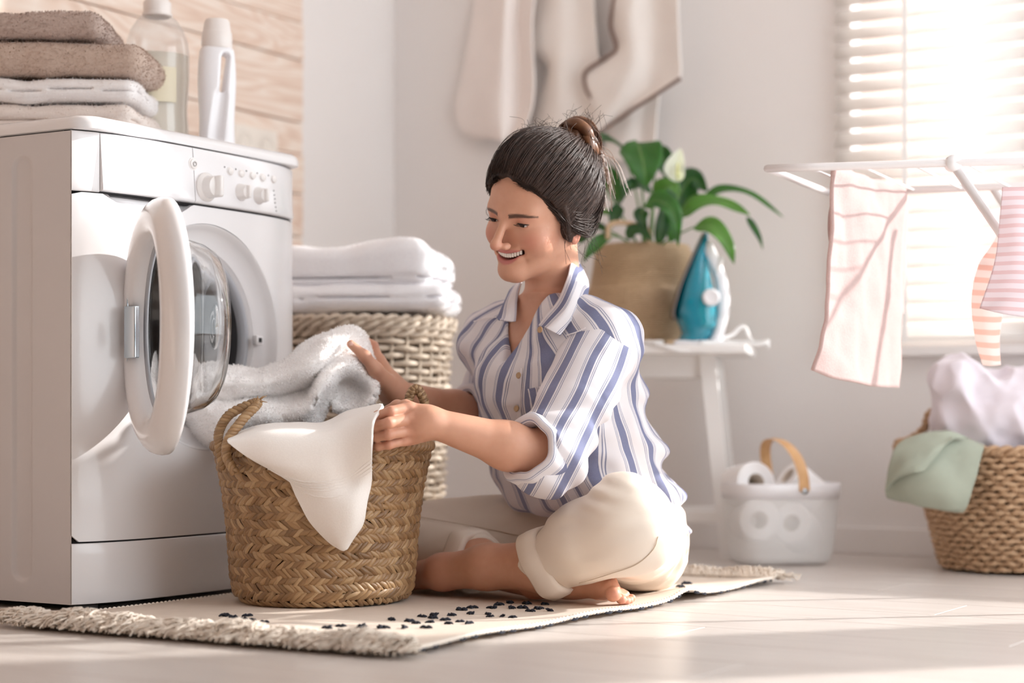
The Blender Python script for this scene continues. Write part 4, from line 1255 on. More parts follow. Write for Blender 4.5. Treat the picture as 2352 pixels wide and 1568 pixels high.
L = [
    ([(1434, 345, 4.50), (1405, 325, 4.48), (1372, 318, 4.46), (1346, 330, 4.45)], 40, M_leafd, (0, -.6, .8), [(1480, 570, 4.47), (1462, 450, 4.52)]),
    ([(1462, 326, 4.44), (1472, 352, 4.40), (1480, 390, 4.37), (1486, 430, 4.36)], 96, M_leafm, (0, -1, .25), [(1485, 570, 4.46), (1475, 440, 4.50), (1466, 350, 4.48)]),
    ([(1506, 338, 4.52), (1522, 360, 4.51), (1536, 395, 4.51), (1540, 432, 4.51)], 44, M_leafd, (-.3, -1, .2), [(1492, 565, 4.5), (1502, 430, 4.54)]),
    ([(1496, 440, 4.40), (1465, 424, 4.38), (1440, 432, 4.37), (1424, 470, 4.36)], 34, M_leafd, (0, -.8, .6), [(1490, 570, 4.43), (1497, 490, 4.41)]),
    ([(1372, 410, 4.46), (1392, 408, 4.45), (1412, 430, 4.44), (1420, 472, 4.43)], 52, M_leafm, (-.2, -1, .3), [(1470, 572, 4.46), (1425, 490, 4.47)]),
    ([(1424, 470, 4.42), (1412, 495, 4.40), (1404, 525, 4.39)], 32, M_leafd, (0, -1, .2), None),
    ([(1502, 452, 4.46), (1522, 432, 4.45), (1545, 428, 4.44), (1560, 452, 4.43)], 46, M_leafl, (0, -.8, .6), [(1495, 570, 4.46), (1500, 500, 4.46)]),
    ([(1480, 470, 4.36), (1515, 462, 4.33), (1548, 492, 4.30), (1558, 566, 4.29)], 52, M_leafm, (0, -.9, .5), [(1490, 575, 4.42), (1472, 520, 4.38)]),
    ([(1476, 478, 4.38), (1472, 500, 4.36), (1486, 530, 4.35)], 34, M_leafd, (0, -1, .3), None),
    ([(1560, 500, 4.42), (1600, 472, 4.40), (1660, 466, 4.38), (1722, 494, 4.36)], 56, M_leafl, (0, -.65, .75), [(1498, 572, 4.45), (1530, 530, 4.44)]),
    ([(1612, 462, 4.47), (1655, 436, 4.46), (1725, 445, 4.44), (1798, 498, 4.42)], 26, M_leafm, (0, -.7, .7), [(1500, 572, 4.47), (1560, 500, 4.48)]),
    ([(1592, 522, 4.34), (1632, 520, 4.31), (1668, 555, 4.29), (1686, 606, 4.28)], 46, M_leafl, (0, -.8, .55), [(1500, 575, 4.42), (1545, 545, 4.38)]),
    ([(1540, 500, 4.53), (1560, 450, 4.54), (1590, 410, 4.54), (1625, 440, 4.53)], 74, M_leafd, (0, -1, .2), [(1496, 570, 4.5)]),
    ([(1715, 498, 4.37), (1728, 516, 4.37), (1744, 545, 4.37), (1752, 572, 4.37)], 15, M_leafd, (-.3, -1, .2), None),
    ([(1402, 540, 4.38), (1380, 552, 4.36), (1358, 575, 4.35), (1340, 602, 4.34)], 34, M_leafm, (0, -.8, .6), [(1470, 575, 4.43), (1430, 548, 4.40)]),
    ([(1440, 548, 4.36), (1455, 530, 4.35), (1478, 532, 4.34), (1500, 556, 4.33)], 30, M_leafd, (0, -.9, .4), None),
    ([(1512, 560, 4.36), (1520, 520, 4.35), (1524, 490, 4.36), (1516, 462, 4.38)], 34, M_leafd, (.2, -1, .1), None),
    ([(1540, 556, 4.37), (1548, 520, 4.36), (1556, 490, 4.37), (1552, 462, 4.38)], 30, M_leafm, (.2, -1, .1), None),
    ([(1330, 560, 4.44), (1350, 530, 4.44), (1378, 520, 4.44), (1400, 540, 4.44)], 30, M_leafd, (0, -.8, .5), None),
    ([(1350, 505, 4.47), (1372, 492, 4.46), (1400, 490, 4.45), (1425, 510, 4.44)], 26, M_leafl, (0, -.7, .7), [(1470, 572, 4.46), (1400, 530, 4.48)]),
]
for pts, wpx, m, nr, st in L: leaf(pts, wpx, m, nrm=nr, stem=st)
# flower: white spathe with its spike
fp = [(1556, 418, 4.38), (1548, 392, 4.375), (1552, 366, 4.375), (1563, 340, 4.38)]
M_spathe = cloth_translucent(simple('spathe', (240, 242, 232), .45), (240, 244, 220), .4)
p = np.array([P(*q) for q in fp]); c = spline(p, 18); u = np.linspace(0, 1, 18); wd = np.sin(math.pi * u ** .7) ** .8 + .03; wd[-1] = .01
V = [c[i] + np.array([1, 0, 0]) * x * .024 * wd[i] + np.array([0, 1, 0]) * (-.012 * abs(x) ** 1.5 * wd[i] + .006) for i in range(18) for x in np.linspace(-1, 1, 9)]
fl_ = mk('flower', thick((np.array(V) - lo_, gridfaces(18, 9)), .001), M_spathe, lily)
mk('spadix', tube(np.array([P(1556, 412, 4.365), P(1556, 395, 4.362), P(1557, 376, 4.364)]) - lo_, [.003, .0042, .0025], 8), simple('spadix', (214, 216, 150), .7, bump=.6, bscale=600), fl_)
mk('flower_stalk', tube(spline(np.array([P(1500, 570, 4.43), P(1545, 500, 4.40), P(1556, 440, 4.385), P(1556, 416, 4.38)]) - lo_, 20), .0024, 6), M_stem, lily)

# ---- steam iron standing on its heel
def loft(zs_, xl, xr, hy, n=40, e=2.6, yc=0.):
    rows = []
    for z, a, b, w in zip(zs_, xl, xr, hy):
        t = np.linspace(0, 2 * math.pi, n, endpoint=False); c, s = np.cos(t), np.sin(t)
        rows.append(np.stack([(a + b) / 2 + (b - a) / 2 * np.sign(c) * np.abs(c) ** (2 / e), yc + w * np.sign(s) * np.abs(s) ** (2 / e), np.full(n, z)], 1))
    v = np.array(rows).reshape(-1, 3); f = [tuple(q) for q in gridfaces(len(zs_), n, False, True)[:, ::-1]]
    f.append(tuple(reversed(range(n)))[::-1][::-1]); f.append(tuple((len(zs_) - 1) * n + i for i in range(n)))
    return v, f
IDP = 4.33
io = P(1600, 785, IDP); io[2] = TZ + .0005
iron = empty('steam_iron', io); tag(iron, 'teal and white steam iron standing on its heel on the side table', 'iron')
def ip(px, py): q = P(px, py, IDP) - io; return q[0], q[2]
def outline(pairs, n=26):
    q = np.array([(ip(l, y)[0], ip(r, y)[0], ip(l, y)[1]) for (y, l, r) in pairs]); q = q[::-1]
    z = np.linspace(q[0, 2], q[-1, 2], n)
    return z, np.interp(z, q[:, 2], q[:, 0]), np.interp(z, q[:, 2], q[:, 1])
M_teal = NT('teal_plastic'); M_teal.setp(Base_Color=lin((14, 132, 156)), Roughness=.14); M_teal.b.inputs['Coat Weight'].default_value = .5; M_teal = M_teal.m
M_tealc = NT('teal_tank'); M_tealc.setp(Base_Color=lin((34, 178, 200)), Roughness=.06); M_tealc.b.inputs['Transmission Weight'].default_value = .35; M_tealc.b.inputs['Coat Weight'].default_value = .6; M_tealc = M_tealc.m
z, a, b = outline([(534, 1617, 1624), (550, 1609, 1628), (580, 1594, 1618), (620, 1576, 1624), (660, 1560, 1634), (700, 1548, 1640), (722, 1543, 1642), (745, 1555, 1641), (765, 1562, 1637), (778, 1556, 1630), (785, 1550, 1622)])
taper = np.interp(z, [0, .04, .10, .20, z.max()], [.040, .046, .048, .026, .003])
skirt = mk('skirt', loft(z, a + .003, b, taper, e=2.4), M_teal, iron)
mk('water_tank', loft(z[3:-6], a[3:-6] + .030, b[3:-6] + .004, taper[3:-6] * .96 + .003, e=2.2), M_tealc, iron)
mk('soleplate', loft(z[5:], a[5:] - .004, a[5:] + .004, taper[5:] * .97, e=2.2), M_steel, iron)
z2, a2, b2_ = outline([(556, 1619, 1634), (575, 1614, 1644), (600, 1622, 1655), (640, 1640, 1669), (680, 1646, 1676), (720, 1644, 1674), (760, 1634, 1664), (785, 1622, 1658)])
t2 = np.interp(z2, [0, .05, .12, .2, z2.max()], [.036, .026, .018, .018, .010])
mk('handle', loft(z2, a2, b2_, t2, e=2.5), M_wplast, iron)
mk('heel', box(ip(1545, 785)[0], ip(1660, 785)[0], -.042, .042, 0, .010, .004), M_wplast, iron)
dx, dz_ = ip(1628, 686)
dial = mk('temperature_dial', xf(lathe([(.0205, 0), (.021, .004), (.019, .010), (.015, .012), (.014, .0115), (0, .0115)], 36), (dx, -.047, dz_), rx=math.pi / 2), M_wplast, iron, sharp=35)
mk('steam_button', xf(box(-.006, .006, -.012, .012, -.02, .02, .005), (ip(1650, 610)[0], -.008, ip(1650, 610)[1]), ry=.35), M_knob, iron)
cable = [P(1652, 778, 4.32), P(1680, 770, 4.33), P(1700, 752, 4.33), P(1712, 752, 4.33), P(1722, 775, 4.32), P(1735, 787, 4.30), P(1765, 783, 4.28), P(1740, 792, 4.27), P(1690, 790, 4.29), P(1640, 797, 4.29), P(1600, 803, 4.275), P(1560, 806, 4.27), P(1520, 794, 4.275), P(1490, 786, 4.285), P(1478, 784, 4.30)]
M_cable = simple('white_cable', (244, 243, 242), .4)
cb = spline(cable, 120); cb[:, 2] = np.where(cb[:, 1] > 4.279, np.maximum(cb[:, 2], TZ + .005), cb[:, 2])
mk('power_cord', tube(cb - io, .0042, 8), M_cable, iron)
mk('plug', tube(np.array([P(1755, 797, 4.285), P(1768, 797, 4.283)]) - io + np.array([0, 0, .004]), [.009, .007], 10), M_cable, iron)
for px, py, c_ in ((1487, 779, (240, 238, 236)), (1512, 783, (240, 238, 236)), (1545, 782, (222, 196, 160))):
    q = P(px, py, 4.315)
    o = mk('pebble', xf(lathe([(0, -.0055), (.009, -.005), (.0125, 0), (.009, .005), (0, .0055)], 20), s=(1.15, .9, 1)), simple('pebble_%d' % px, c_, .35)); o.location = (q[0], q[1], TZ + .0062)
    tag(o, {1487: 'leftmost small white pebble on the side table before the plant basket', 1512: 'small white pebble beside the tan one on the side table', 1545: 'small tan pebble next to the iron on the side table'}[px], 'pebble', 'pebbles on the side table')

# ================================================================== white mesh caddy with paper rolls
cq = P(1788, 1290, 4.245); cad = empty('mesh_caddy', (cq[0], cq[1] - .03, 0), .25); tag(cad, 'white perforated metal caddy with a bent wood handle full of paper rolls', 'caddy')
def mesh_mat():
    w = NT('perforated_white'); w.setp(Base_Color=lin((242, 242, 241)), Roughness=.4)
    ang = w.n('ShaderNodeAttribute', attribute_name='arc').outputs['Fac']; hz = w.n('ShaderNodeAttribute', attribute_name='hgt').outputs['Fac']
    k = 2 * math.pi / .0058
    s1 = w.math('SINE', w.math('MULTIPLY', w.math('ADD', ang, hz), k)); s2 = w.math('SINE', w.math('MULTIPLY', w.math('SUBTRACT', ang, hz), k))
    hole = w.math('GREATER_THAN', w.math('MULTIPLY', s1, s2), .12)
    t = w.t; tr = w.n('ShaderNodeBsdfTransparent'); mx = w.n('ShaderNodeMixShader')
    w.l(hole, mx.inputs[0]); w.l(w.b.outputs[0], mx.inputs[1]); w.l(tr.outputs[0], mx.inputs[2]); w.l(mx.outputs[0], t.nodes['Material Output'].inputs[0])
    return w.m
M_mesh = mesh_mat()
def se_ring(ax_, ay, z, n=120, e=3.2):
    t = np.linspace(0, 2 * math.pi, n, endpoint=False); c, s = np.cos(t), np.sin(t)
    return np.stack([ax_ * np.sign(c) * np.abs(c) ** (2 / e), ay * np.sign(s) * np.abs(s) ** (2 / e), np.full(n, z)], 1)
prof = [(.02, .02, .004), (.075, .055, .003), (.098, .072, .004), (.106, .080, .010), (.111, .085, .022), (.1155, .089, .05), (.1215, .095, .11), (.1255, .098, .155)]
v = np.array([se_ring(*q) for q in prof]); arc = np.concatenate([np.concatenate([[0], np.cumsum(np.linalg.norm(np.diff(r, axis=0), axis=1))]) for r in v]); hg_ = np.concatenate([np.full(120, 0.) + np.cumsum([0] + [np.linalg.norm(v[i + 1, 0] - v[i, 0]) for i in range(7)])[k] for k in range(8)])
vd = v.reshape(-1, 3)
mk('mesh_wall', (vd, gridfaces(8, 120, False, True)[:, ::-1]), M_mesh, cad, attrs={'arc': arc, 'hgt': hg_})
rim = np.array([se_ring(.1250, .0975, .150), se_ring(.1275, .1, .150), se_ring(.129, .1015, .182), se_ring(.1275, .1, .184), se_ring(.1255, .098, .182), se_ring(.1245, .097, .150)])
mk('rim_band', (rim.reshape(-1, 3), gridfaces(6, 120, False, True)[:, ::-1]), M_wplast, cad)
M_bent = simple('bent_beech', (222, 178, 128), .45, col2=(206, 158, 108), vscale=40)
hpts = []
for t in np.linspace(0, 1, 40):
    a = math.pi * t
    hpts.append((.015, -.104 * math.cos(a) if True else 0, .168 + .115 * math.sin(a) ** .55))
hpts = np.array(hpts); hpts[:, 0] = .015 - .030 * np.sin(np.linspace(0, math.pi, 40)) 
mk('wood_handle', tube(hpts, .0125, 4, flat=.16, up=(1, 0, 0), twist=0), M_bent, cad, smooth=False)
for sy in (-1, 1):
    mk('rivet', xf(lathe([(.007, 0), (.007, .003), (.004, .006), (0, .0065)], 16), (.015, sy * .106, .168), rx=math.pi / 2 * (-sy) * -1 if sy < 0 else -math.pi / 2), M_chrome, cad)
M_paper = simple('tissue_paper', (246, 245, 246), .9, bump=.3, bscale=500)
M_core = simple('card_core', (214, 204, 192), .9)
def roll(px, py, d, ax_, lab, R=.047, hw=.046):
    c = P(px, py, d)
    g = lathe([(.02, -hw), (R - .003, -hw), (R, -hw + .003), (R, hw - .003), (R - .003, hw), (.02, hw), (.02, -hw)], 48, cap=False)
    o = mk('paper_roll', g, M_paper, sharp=40); o.location = c
    o.rotation_euler = Vector(ax_).to_track_quat('Z', 'Y').to_euler()
    tag(o, lab, 'paper roll', 'paper rolls in the caddy')
    gc = lathe([(.0195, -hw - .0003), (.0185, -hw), (.0185, hw), (.0195, hw + .0003)], 30, cap=False); mk('core', gc, M_core, o)
roll(1716, 1112, 4.22, (.35, -1, .15), 'paper roll standing highest in the white caddy, left of its handle')
roll(1732, 1196, 4.20, (.15, -1, .1), 'paper roll seen through the caddy mesh, lower left')
roll(1832, 1214, 4.215, (-.5, -1, .4), 'paper roll seen through the caddy mesh, lower right')
roll(1842, 1120, 4.235, (-.75, -.25, .62), 'paper roll leaning up out of the caddy, right of its handle', R=.043)

# ================================================================== big seagrass basket with laundry, at the right edge
sb = empty('seagrass_basket', (1.118, 4.05, 0)); tag(sb, 'coarse brown seagrass basket heaped with laundry at the right edge', 'basket')
M_sg = NT('brown_seagrass'); _c = M_sg.coord('Object'); _f = M_sg.noise(90, 3, _c); _g = M_sg.noise(14, 3, _c)
M_sg.setp(Base_Color=M_sg.mix(_g, M_sg.mix(_f, lin((186, 148, 112)), lin((122, 88, 62))), lin((204, 172, 138))), Roughness=.6, Normal=M_sg.bump(_f, .6, .003)); M_sg = M_sg.m
def sr(z): return np.interp(z, [0, .02, .06, .12, .2, .27], [.168, .178, .188, .203, .219, .226])
for i, z in enumerate(np.arange(.012, .262, .0122)):
    a = np.linspace(0, 2 * math.pi, 240, endpoint=False); n = 30
    r = sr(z) + .0042 * np.cos(n * a + math.pi * (i % 2)) + .0014 * np.sin(a * 71 + i * 5)
    zz = z + .0016 * np.sin(a * 47 + i * 2.2) + .0012 * np.sin(a * 9 + i)
    rad = .0062 + .0013 * np.sin(a * 90 + i * 3)
    mk('woven_row', tube(np.stack([r * np.cos(a), r * np.sin(a), zz], 1), rad, 6, closed=True), M_sg, sb)
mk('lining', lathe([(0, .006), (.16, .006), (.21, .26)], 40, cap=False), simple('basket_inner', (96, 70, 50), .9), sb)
braid_ring(.225, .262, .0068, 26, .006, 2, sb, M_sg)
h_ = empty('handle', (0, 0, 0), 0, sb); sbo = np.array([1.118, 4.05, 0])
rope(h_, [P(2062, 1045, 4.12) - sbo, P(2062, 1018, 4.12) - sbo, P(2085, 1012, 4.12) - sbo, P(2122, 985, 4.13) - sbo, P(2135, 950, 4.13) - sbo, P(2165, 948, 4.13) - sbo, P(2190, 985, 4.13) - sbo, P(2200, 1030, 4.12) - sbo], .0055, 10, 2, M_sg, n=160)
M_lav = simple('lavender_jersey', (226, 218, 226), .85, var=.06, vscale=5, bump=.3, bscale=700, sheen=.2)
def lav(p):
    q = p.copy()
    wob = vnoise(p, 7., 3.); q2 = p + .02 * np.stack([vnoise(p, 9., 1.), vnoise(p, 9., 2.), wob], -1)
    d = s_ell(q2, (0, 0, .04), (.165, .15, .12)); d = smin(d, s_ell(q2, (-.10, -.03, .13), (.075, .08, .05)), .03); d = smin(d, s_ell(q2, (.07, -.02, .13), (.13, .09, .055)), .03)
    ridge = np.abs(vnoise(np.stack([p[..., 0] + .5 * p[..., 2], p[..., 1], .4 * p[..., 2] - p[..., 0] * .6], -1), 15., 8.))
    return d + .026 * ridge - .009 - .004 * vnoise(p, 40., 4.)
lg = sdf_mesh(lav, (-.23, -.21, -.1), (.25, .2, .24), .005)
lc = P(2285, 985, 4.06); o = mk('lavender_laundry', lg, M_lav); o.location = (lc[0] + .03, 4.06, .275); tag(o, 'crumpled pale lavender garment heaped in the seagrass basket', 'laundry')
M_green = simple('sage_linen', (164, 170, 154), .85, var=.12, vscale=14, bump=.4, bscale=500, bdist=.0008)
gr = [
    [(2150, 1000, 4.00), (2190, 990, 4.02), (2225, 1000, 4.02), (2262, 1020, 4.00)],
    [(2070, 1015, 3.90), (2130, 1005, 3.88), (2190, 1012, 3.87), (2260, 1026, 3.86)],
    [(2046, 1060, 3.875), (2105, 1062, 3.835), (2180, 1066, 3.83), (2250, 1062, 3.83)],
    [(2038, 1105, 3.885), (2095, 1118, 3.84), (2170, 1126, 3.815), (2238, 1110, 3.82)],
    [(2036, 1132, 3.90), (2090, 1150, 3.86), (2160, 1165, 3.835), (2222, 1160, 3.83)],
    [(2040, 1140, 3.915), (2088, 1156, 3.875), (2150, 1172, 3.85), (2212, 1177, 3.84)],
]
go, gg = cloth_patch('sage_towel', gr, M_green, 70, 70, .004, 'sage green linen towel hanging over the rim of the seagrass basket', noise=.006, nscale=12., seed=5)
flap = [
    [(2066, 1020, 3.87), (2120, 1000, 3.86), (2180, 992, 3.86), (2222, 1006, 3.87)],
    [(2050, 1045, 3.855), (2100, 1030, 3.83), (2150, 1020, 3.82), (2190, 1005, 3.83)],
    [(2040, 1095, 3.865), (2075, 1070, 3.82), (2120, 1058, 3.805), (2165, 1030, 3.815)],
    [(2036, 1130, 3.88), (2060, 1100, 3.84), (2095, 1086, 3.81), (2122, 1082, 3.81)],
]
fo, fg = cloth_patch('fold', flap, M_green, 50, 50, .004, noise=.003, nscale=16., seed=6); fo.parent = go; fo.location = Vector(fo.location) - Vector(go.location)

# ================================================================== drying rack with washing
M_rack = simple('rack_white', (236, 232, 232), .3)
rk = empty('drying_rack', (.80, 3.42, 0)); tag(rk, 'white metal folding drying rack in front of the window', 'drying rack'); ro = np.array([.80, 3.42, 0])
def rt(name, pts, r=.006, n=8): return mk(name, tube(np.array(pts) - ro, r, n), M_rack, rk)
FLc = P(1762, 387, 3.40); FR = np.array([1.33, 3.21, FLc[2] + .002]); BL = np.array([.634, 3.73, FLc[2] - .004]); BR = np.array([1.49, 3.51, FLc[2]])
rt('frame_tube', spline([FLc, FLc + (FR - FLc) * .5, FR], 10), .0072); rt('frame_tube', [BL, BR], .0072); rt('frame_tube', [FLc, BL], .0072); rt('frame_tube', [FR, BR], .0072)
for t in np.linspace(.09, .92, 9):
    rt('hanging_rod', [FLc + (FR - FLc) * t + np.array([0, 0, -.002]), BL + (BR - BL) * t + np.array([0, 0, -.002])], .0026, 6)
jn = P(2185, 377, 3.345); ft = np.array([1.29, 3.235, .01]); 
rt('leg', [jn + np.array([0, -.012, 0]), jn + (ft - jn) * 1.0 + np.array([0, -.012, 0])], .0085)
jb = jn + np.array([.17, .36, 0]); rt('leg', [jb, np.array([1.43, 3.55, .01])], .0085)
ft2 = np.array([.98, 3.30, .01]); ft2 = np.array([1.06, 4.22, .01])
rt('leg', [FR + np.array([-.05, 0, 0]), np.array([1.26, 3.40, .01])], .0085) if False else None
mk('joint', xf(lathe([(.014, -.012), (.015, -.008), (.015, .008), (.014, .012)], 16), jn - ro + np.array([0, -.012, 0]), rx=math.pi / 2), M_rack, rk)
M_pink = terry('dusty_pink_terry', (222, 202, 198), (190, 166, 162), .2); M_pink = cloth_translucent(M_pink, (238, 214, 208), .3)
zt = 391
def rodd(px): return 3.39 + (px - 1912) / 168. * .29
pt = []
for ys, xs, off in (((850, 868, 878, 888, 890), (1865, 1915, 1962, 2012, 2062), .012), ((780, 795, 802, 808, 806), (1886, 1922, 1966, 2015, 2064), .010), ((690, 702, 704, 704, 704), (1901, 1932, 1972, 2020, 2068), .010),
                    ((580, 588, 590, 594, 598), (1909, 1938, 1976, 2022, 2072), .008), ((480, 488, 496, 504, 512), (1913, 1940, 1980, 2025, 2076), .006), ((402, 410, 420, 432, 446), (1915, 1942, 1983, 2030, 2080), .004),
                    ((390, 397, 407, 420, 434), (1917, 1944, 1985, 2032, 2082), -.010), ((402, 410, 420, 432, 446), (1913, 1940, 1982, 2030, 2080), -.024), ((500, 500, 510, 516, 526), (1907, 1938, 1980, 2028, 2080), -.030),
                    ((640, 640, 640, 640, 640), (1907, 1938, 1980, 2028, 2076), -.032), ((720, 720, 720, 720, 720), (1909, 1938, 1980, 2028, 2074), -.032)):
    # the towel hangs over a rod that runs back from the front rail, so it turns its face to the right
    pt.append([(x, y, rodd(max(x, 1900)) - 1.0 * off + (.012 * math.sin(j * 2.1) if y > 450 else 0)) for j, (x, y) in enumerate(zip(xs, ys))])
po_, pg_ = cloth_patch('pink_towel', pt, M_pink, 110, 50, .007, 'dusty pink terry towel folded over the left rail of the drying rack', noise=.004, nscale=16., seed=3)
def stripe_mat(name, c1, c2, period, duty=.42, ang=0.):
    w = NT(name); at = w.n('ShaderNodeAttribute', attribute_name='stripe').outputs['Fac']
    f = w.math('LESS_THAN', w.math('FRACT', w.math('DIVIDE', at, period)), duty)
    w.setp(Base_Color=w.mix(f, lin(c1), lin(c2)), Roughness=.85); return cloth_translucent(w.m, c1, .3)
def striped(name, rows, m, lab, th=.003, seed=1, nu=70, nv=40):
    c = np.array([[P(*q) for q in r] for r in rows]); v, f = patch(c, nu, nv); n = vnormals(v, f); v = v + n * (.004 * vnoise(v, 14., seed))[:, None]
    o0 = v.mean(0); L_ = np.linalg.norm(np.diff(v.reshape(nu, nv, 3), axis=0), axis=2); s = np.concatenate([np.zeros((1, nv)), np.cumsum(L_, 0)]).ravel()
    g = thick((v - o0, f), th); o = mk(name, g, m, attrs={'stripe': np.tile(s, 2)}); o.location = o0; return tag(o, lab, 'garment', 'striped garments on the rack')
M_s1 = stripe_mat('grey_pink_stripe', (240, 230, 234), (228, 196, 196), .0165); M_s2 = stripe_mat('orange_pink_stripe', (252, 240, 236), (246, 196, 180), .024)
striped('striped_garment', [
    [(2302, 430, 3.262), (2340, 430, 3.258), (2400, 430, 3.253), (2470, 430, 3.244)],
    [(2295, 520, 3.262), (2340, 525, 3.244), (2400, 530, 3.249), (2470, 530, 3.244)],
    [(2282, 610, 3.262), (2335, 620, 3.244), (2400, 625, 3.244), (2470, 625, 3.244)],
    [(2250, 708, 3.262), (2310, 722, 3.244), (2390, 732, 3.244), (2470, 735, 3.244)]], M_s1, 'grey and pink striped garment hanging at the front of the drying rack')
striped('striped_garment', [
    [(2310, 440, 3.419), (2340, 440, 3.419), (2370, 440, 3.419)],
    [(2290, 540, 3.428), (2320, 545, 3.419), (2365, 545, 3.419)],
    [(2248, 610, 3.437), (2290, 615, 3.419), (2350, 615, 3.419)],
    [(2232, 690, 3.437), (2265, 695, 3.419), (2310, 695, 3.419)],
    [(2240, 770, 3.437), (2265, 775, 3.423), (2296, 775, 3.423)],
    [(2258, 838, 3.437), (2278, 840, 3.428), (2298, 838, 3.428)]], M_s2, 'orange and white striped sleeve hanging behind the front garment on the rack', seed=2)

# ================================================================== bathrobe and towel hanging on the wall
M_hang = simple('ecru_cotton', (244, 238, 233), .9, var=.05, vscale=6, bump=.25, bscale=600)
M_pinkc = simple('blush_cotton', (245, 237, 233), .9, var=.05, vscale=6, bump=.25, bscale=600)
M_brownt = simple('brown_trim', (132, 110, 100), .85)
def hang_depth(px, off): 
    r = (px - 1176) / FPX; u = (5.22 * r + .332) / (.8575 + .5145 * r); return 5.22 - .5145 * u - off
def hpx(px, py, off): return (px, py, hang_depth(px, off))
rows = []
for py, xs in ((-160, (1120, 1150, 1175, 1200, 1235)), (-60, (1095, 1140, 1165, 1200, 1240)), (40, (1085, 1130, 1158, 1190, 1226)), (130, (1070, 1115, 1152, 1192, 1226)), (220, (1048, 1105, 1150, 1190, 1224)), (262, (1046, 1105, 1150, 1190, 1216)), (300, (1060, 1112, 1152, 1180, 1200)), (318, (1090, 1125, 1153, 1170, 1182))):
    rows.append([hpx(x, py + (0 if j != 2 else 6), (.03, .07, .10, .06, .09)[j]) for j, x in enumerate(xs)])
ro_, _g = cloth_patch('bathrobe', rows, M_pinkc, 70, 60, .006, 'blush bathrobe hanging on the wall left of the brown-edged towel', 'bathrobe', noise=.008, nscale=7., seed=2)
rows = []
for py, xs in ((-160, (1232, 1262, 1290, 1320, 1350)), (-40, (1226, 1258, 1288, 1325, 1360)), (60, (1222, 1250, 1288, 1330, 1370)), (110, (1226, 1250, 1288, 1334, 1372)), (160, (1262, 1272, 1290, 1336, 1374)), (240, (1240, 1262, 1290, 1338, 1374)), (330, (1215, 1250, 1292, 1338, 1372)), (420, (1210, 1250, 1292, 1338, 1370))):
    rows.append([hpx(x, py, (.03, .05, .06, .045, .05)[j]) for j, x in enumerate(xs)])
bo_, _g = cloth_patch('robe_panel', rows, M_hang, 70, 60, .005, noise=.006, nscale=8., seed=7); bo_.parent = ro_; bo_.location = Vector(bo_.location) - Vector(ro_.location)
rows = []
edge_l = ((-160, 1450), (-60, 1425), (0, 1410), (60, 1402), (110, 1415), (130, 1395), (165, 1345), (200, 1345), (225, 1358))
front = [
    [(1450, -160), (1480, -160), (1510, -160), (1545, -160)],
    [(1412, -20), (1450, -10), (1500, -10), (1556, -10)],
    [(1404, 45), (1445, 55), (1505, 60), (1560, 60)],
    [(1415, 105), (1450, 115), (1505, 120), (1563, 120)],
    [(1400, 130), (1448, 150), (1503, 160), (1563, 178)],
    [(1372, 150), (1430, 190), (1490, 210), (1530, 200)],
    [(1345, 180), (1405, 240), (1455, 240), (1490, 226)],
    [(1358, 226), (1385, 285), (1420, 266), (1450, 250)],
    [(1364, 240), (1372, 306), (1398, 285), (1425, 268)],
]
rows = [[hpx(x, y, (.075, .10, .075, .10)[j]) for j, (x, y) in enumerate(r)] for r in front]
to_, _g = cloth_patch('hanging_towel', rows, M_hang, 80, 60, .005, 'ecru towel with a brown edge hanging on the wall above the plant', noise=.006, nscale=9., seed=9)
tl = np.array(to_.location)
e1 = spline([P(*hpx(x, y, .082)) for y, x in edge_l], 80) - tl
e2 = spline([P(*hpx(x, y, .105)) for x, y in ((1563, 180), (1530, 202), (1490, 228), (1450, 254), (1425, 272), (1398, 289), (1372, 310))], 60) - tl
for e in (e1, e2): mk('edge_trim', tube(e, .0052, 6), M_brownt, to_)
rows = [[hpx(x, y, (.04, .05, .04, .05)[j]) for j, x in enumerate(xs)] for y, xs in ((-160, (1440, 1470, 1500, 1530)), (60, (1425, 1460, 1490, 1530)), (200, (1420, 1455, 1485, 1515)), (300, (1400, 1440, 1475, 1506)), (370, (1385, 1430, 1470, 1502)))]
bk, _g = cloth_patch('back_layer', rows, M_hang, 50, 40, .005, noise=.005, nscale=9., seed=12); bk.parent = to_; bk.location = Vector(bk.location) - Vector(to_.location)
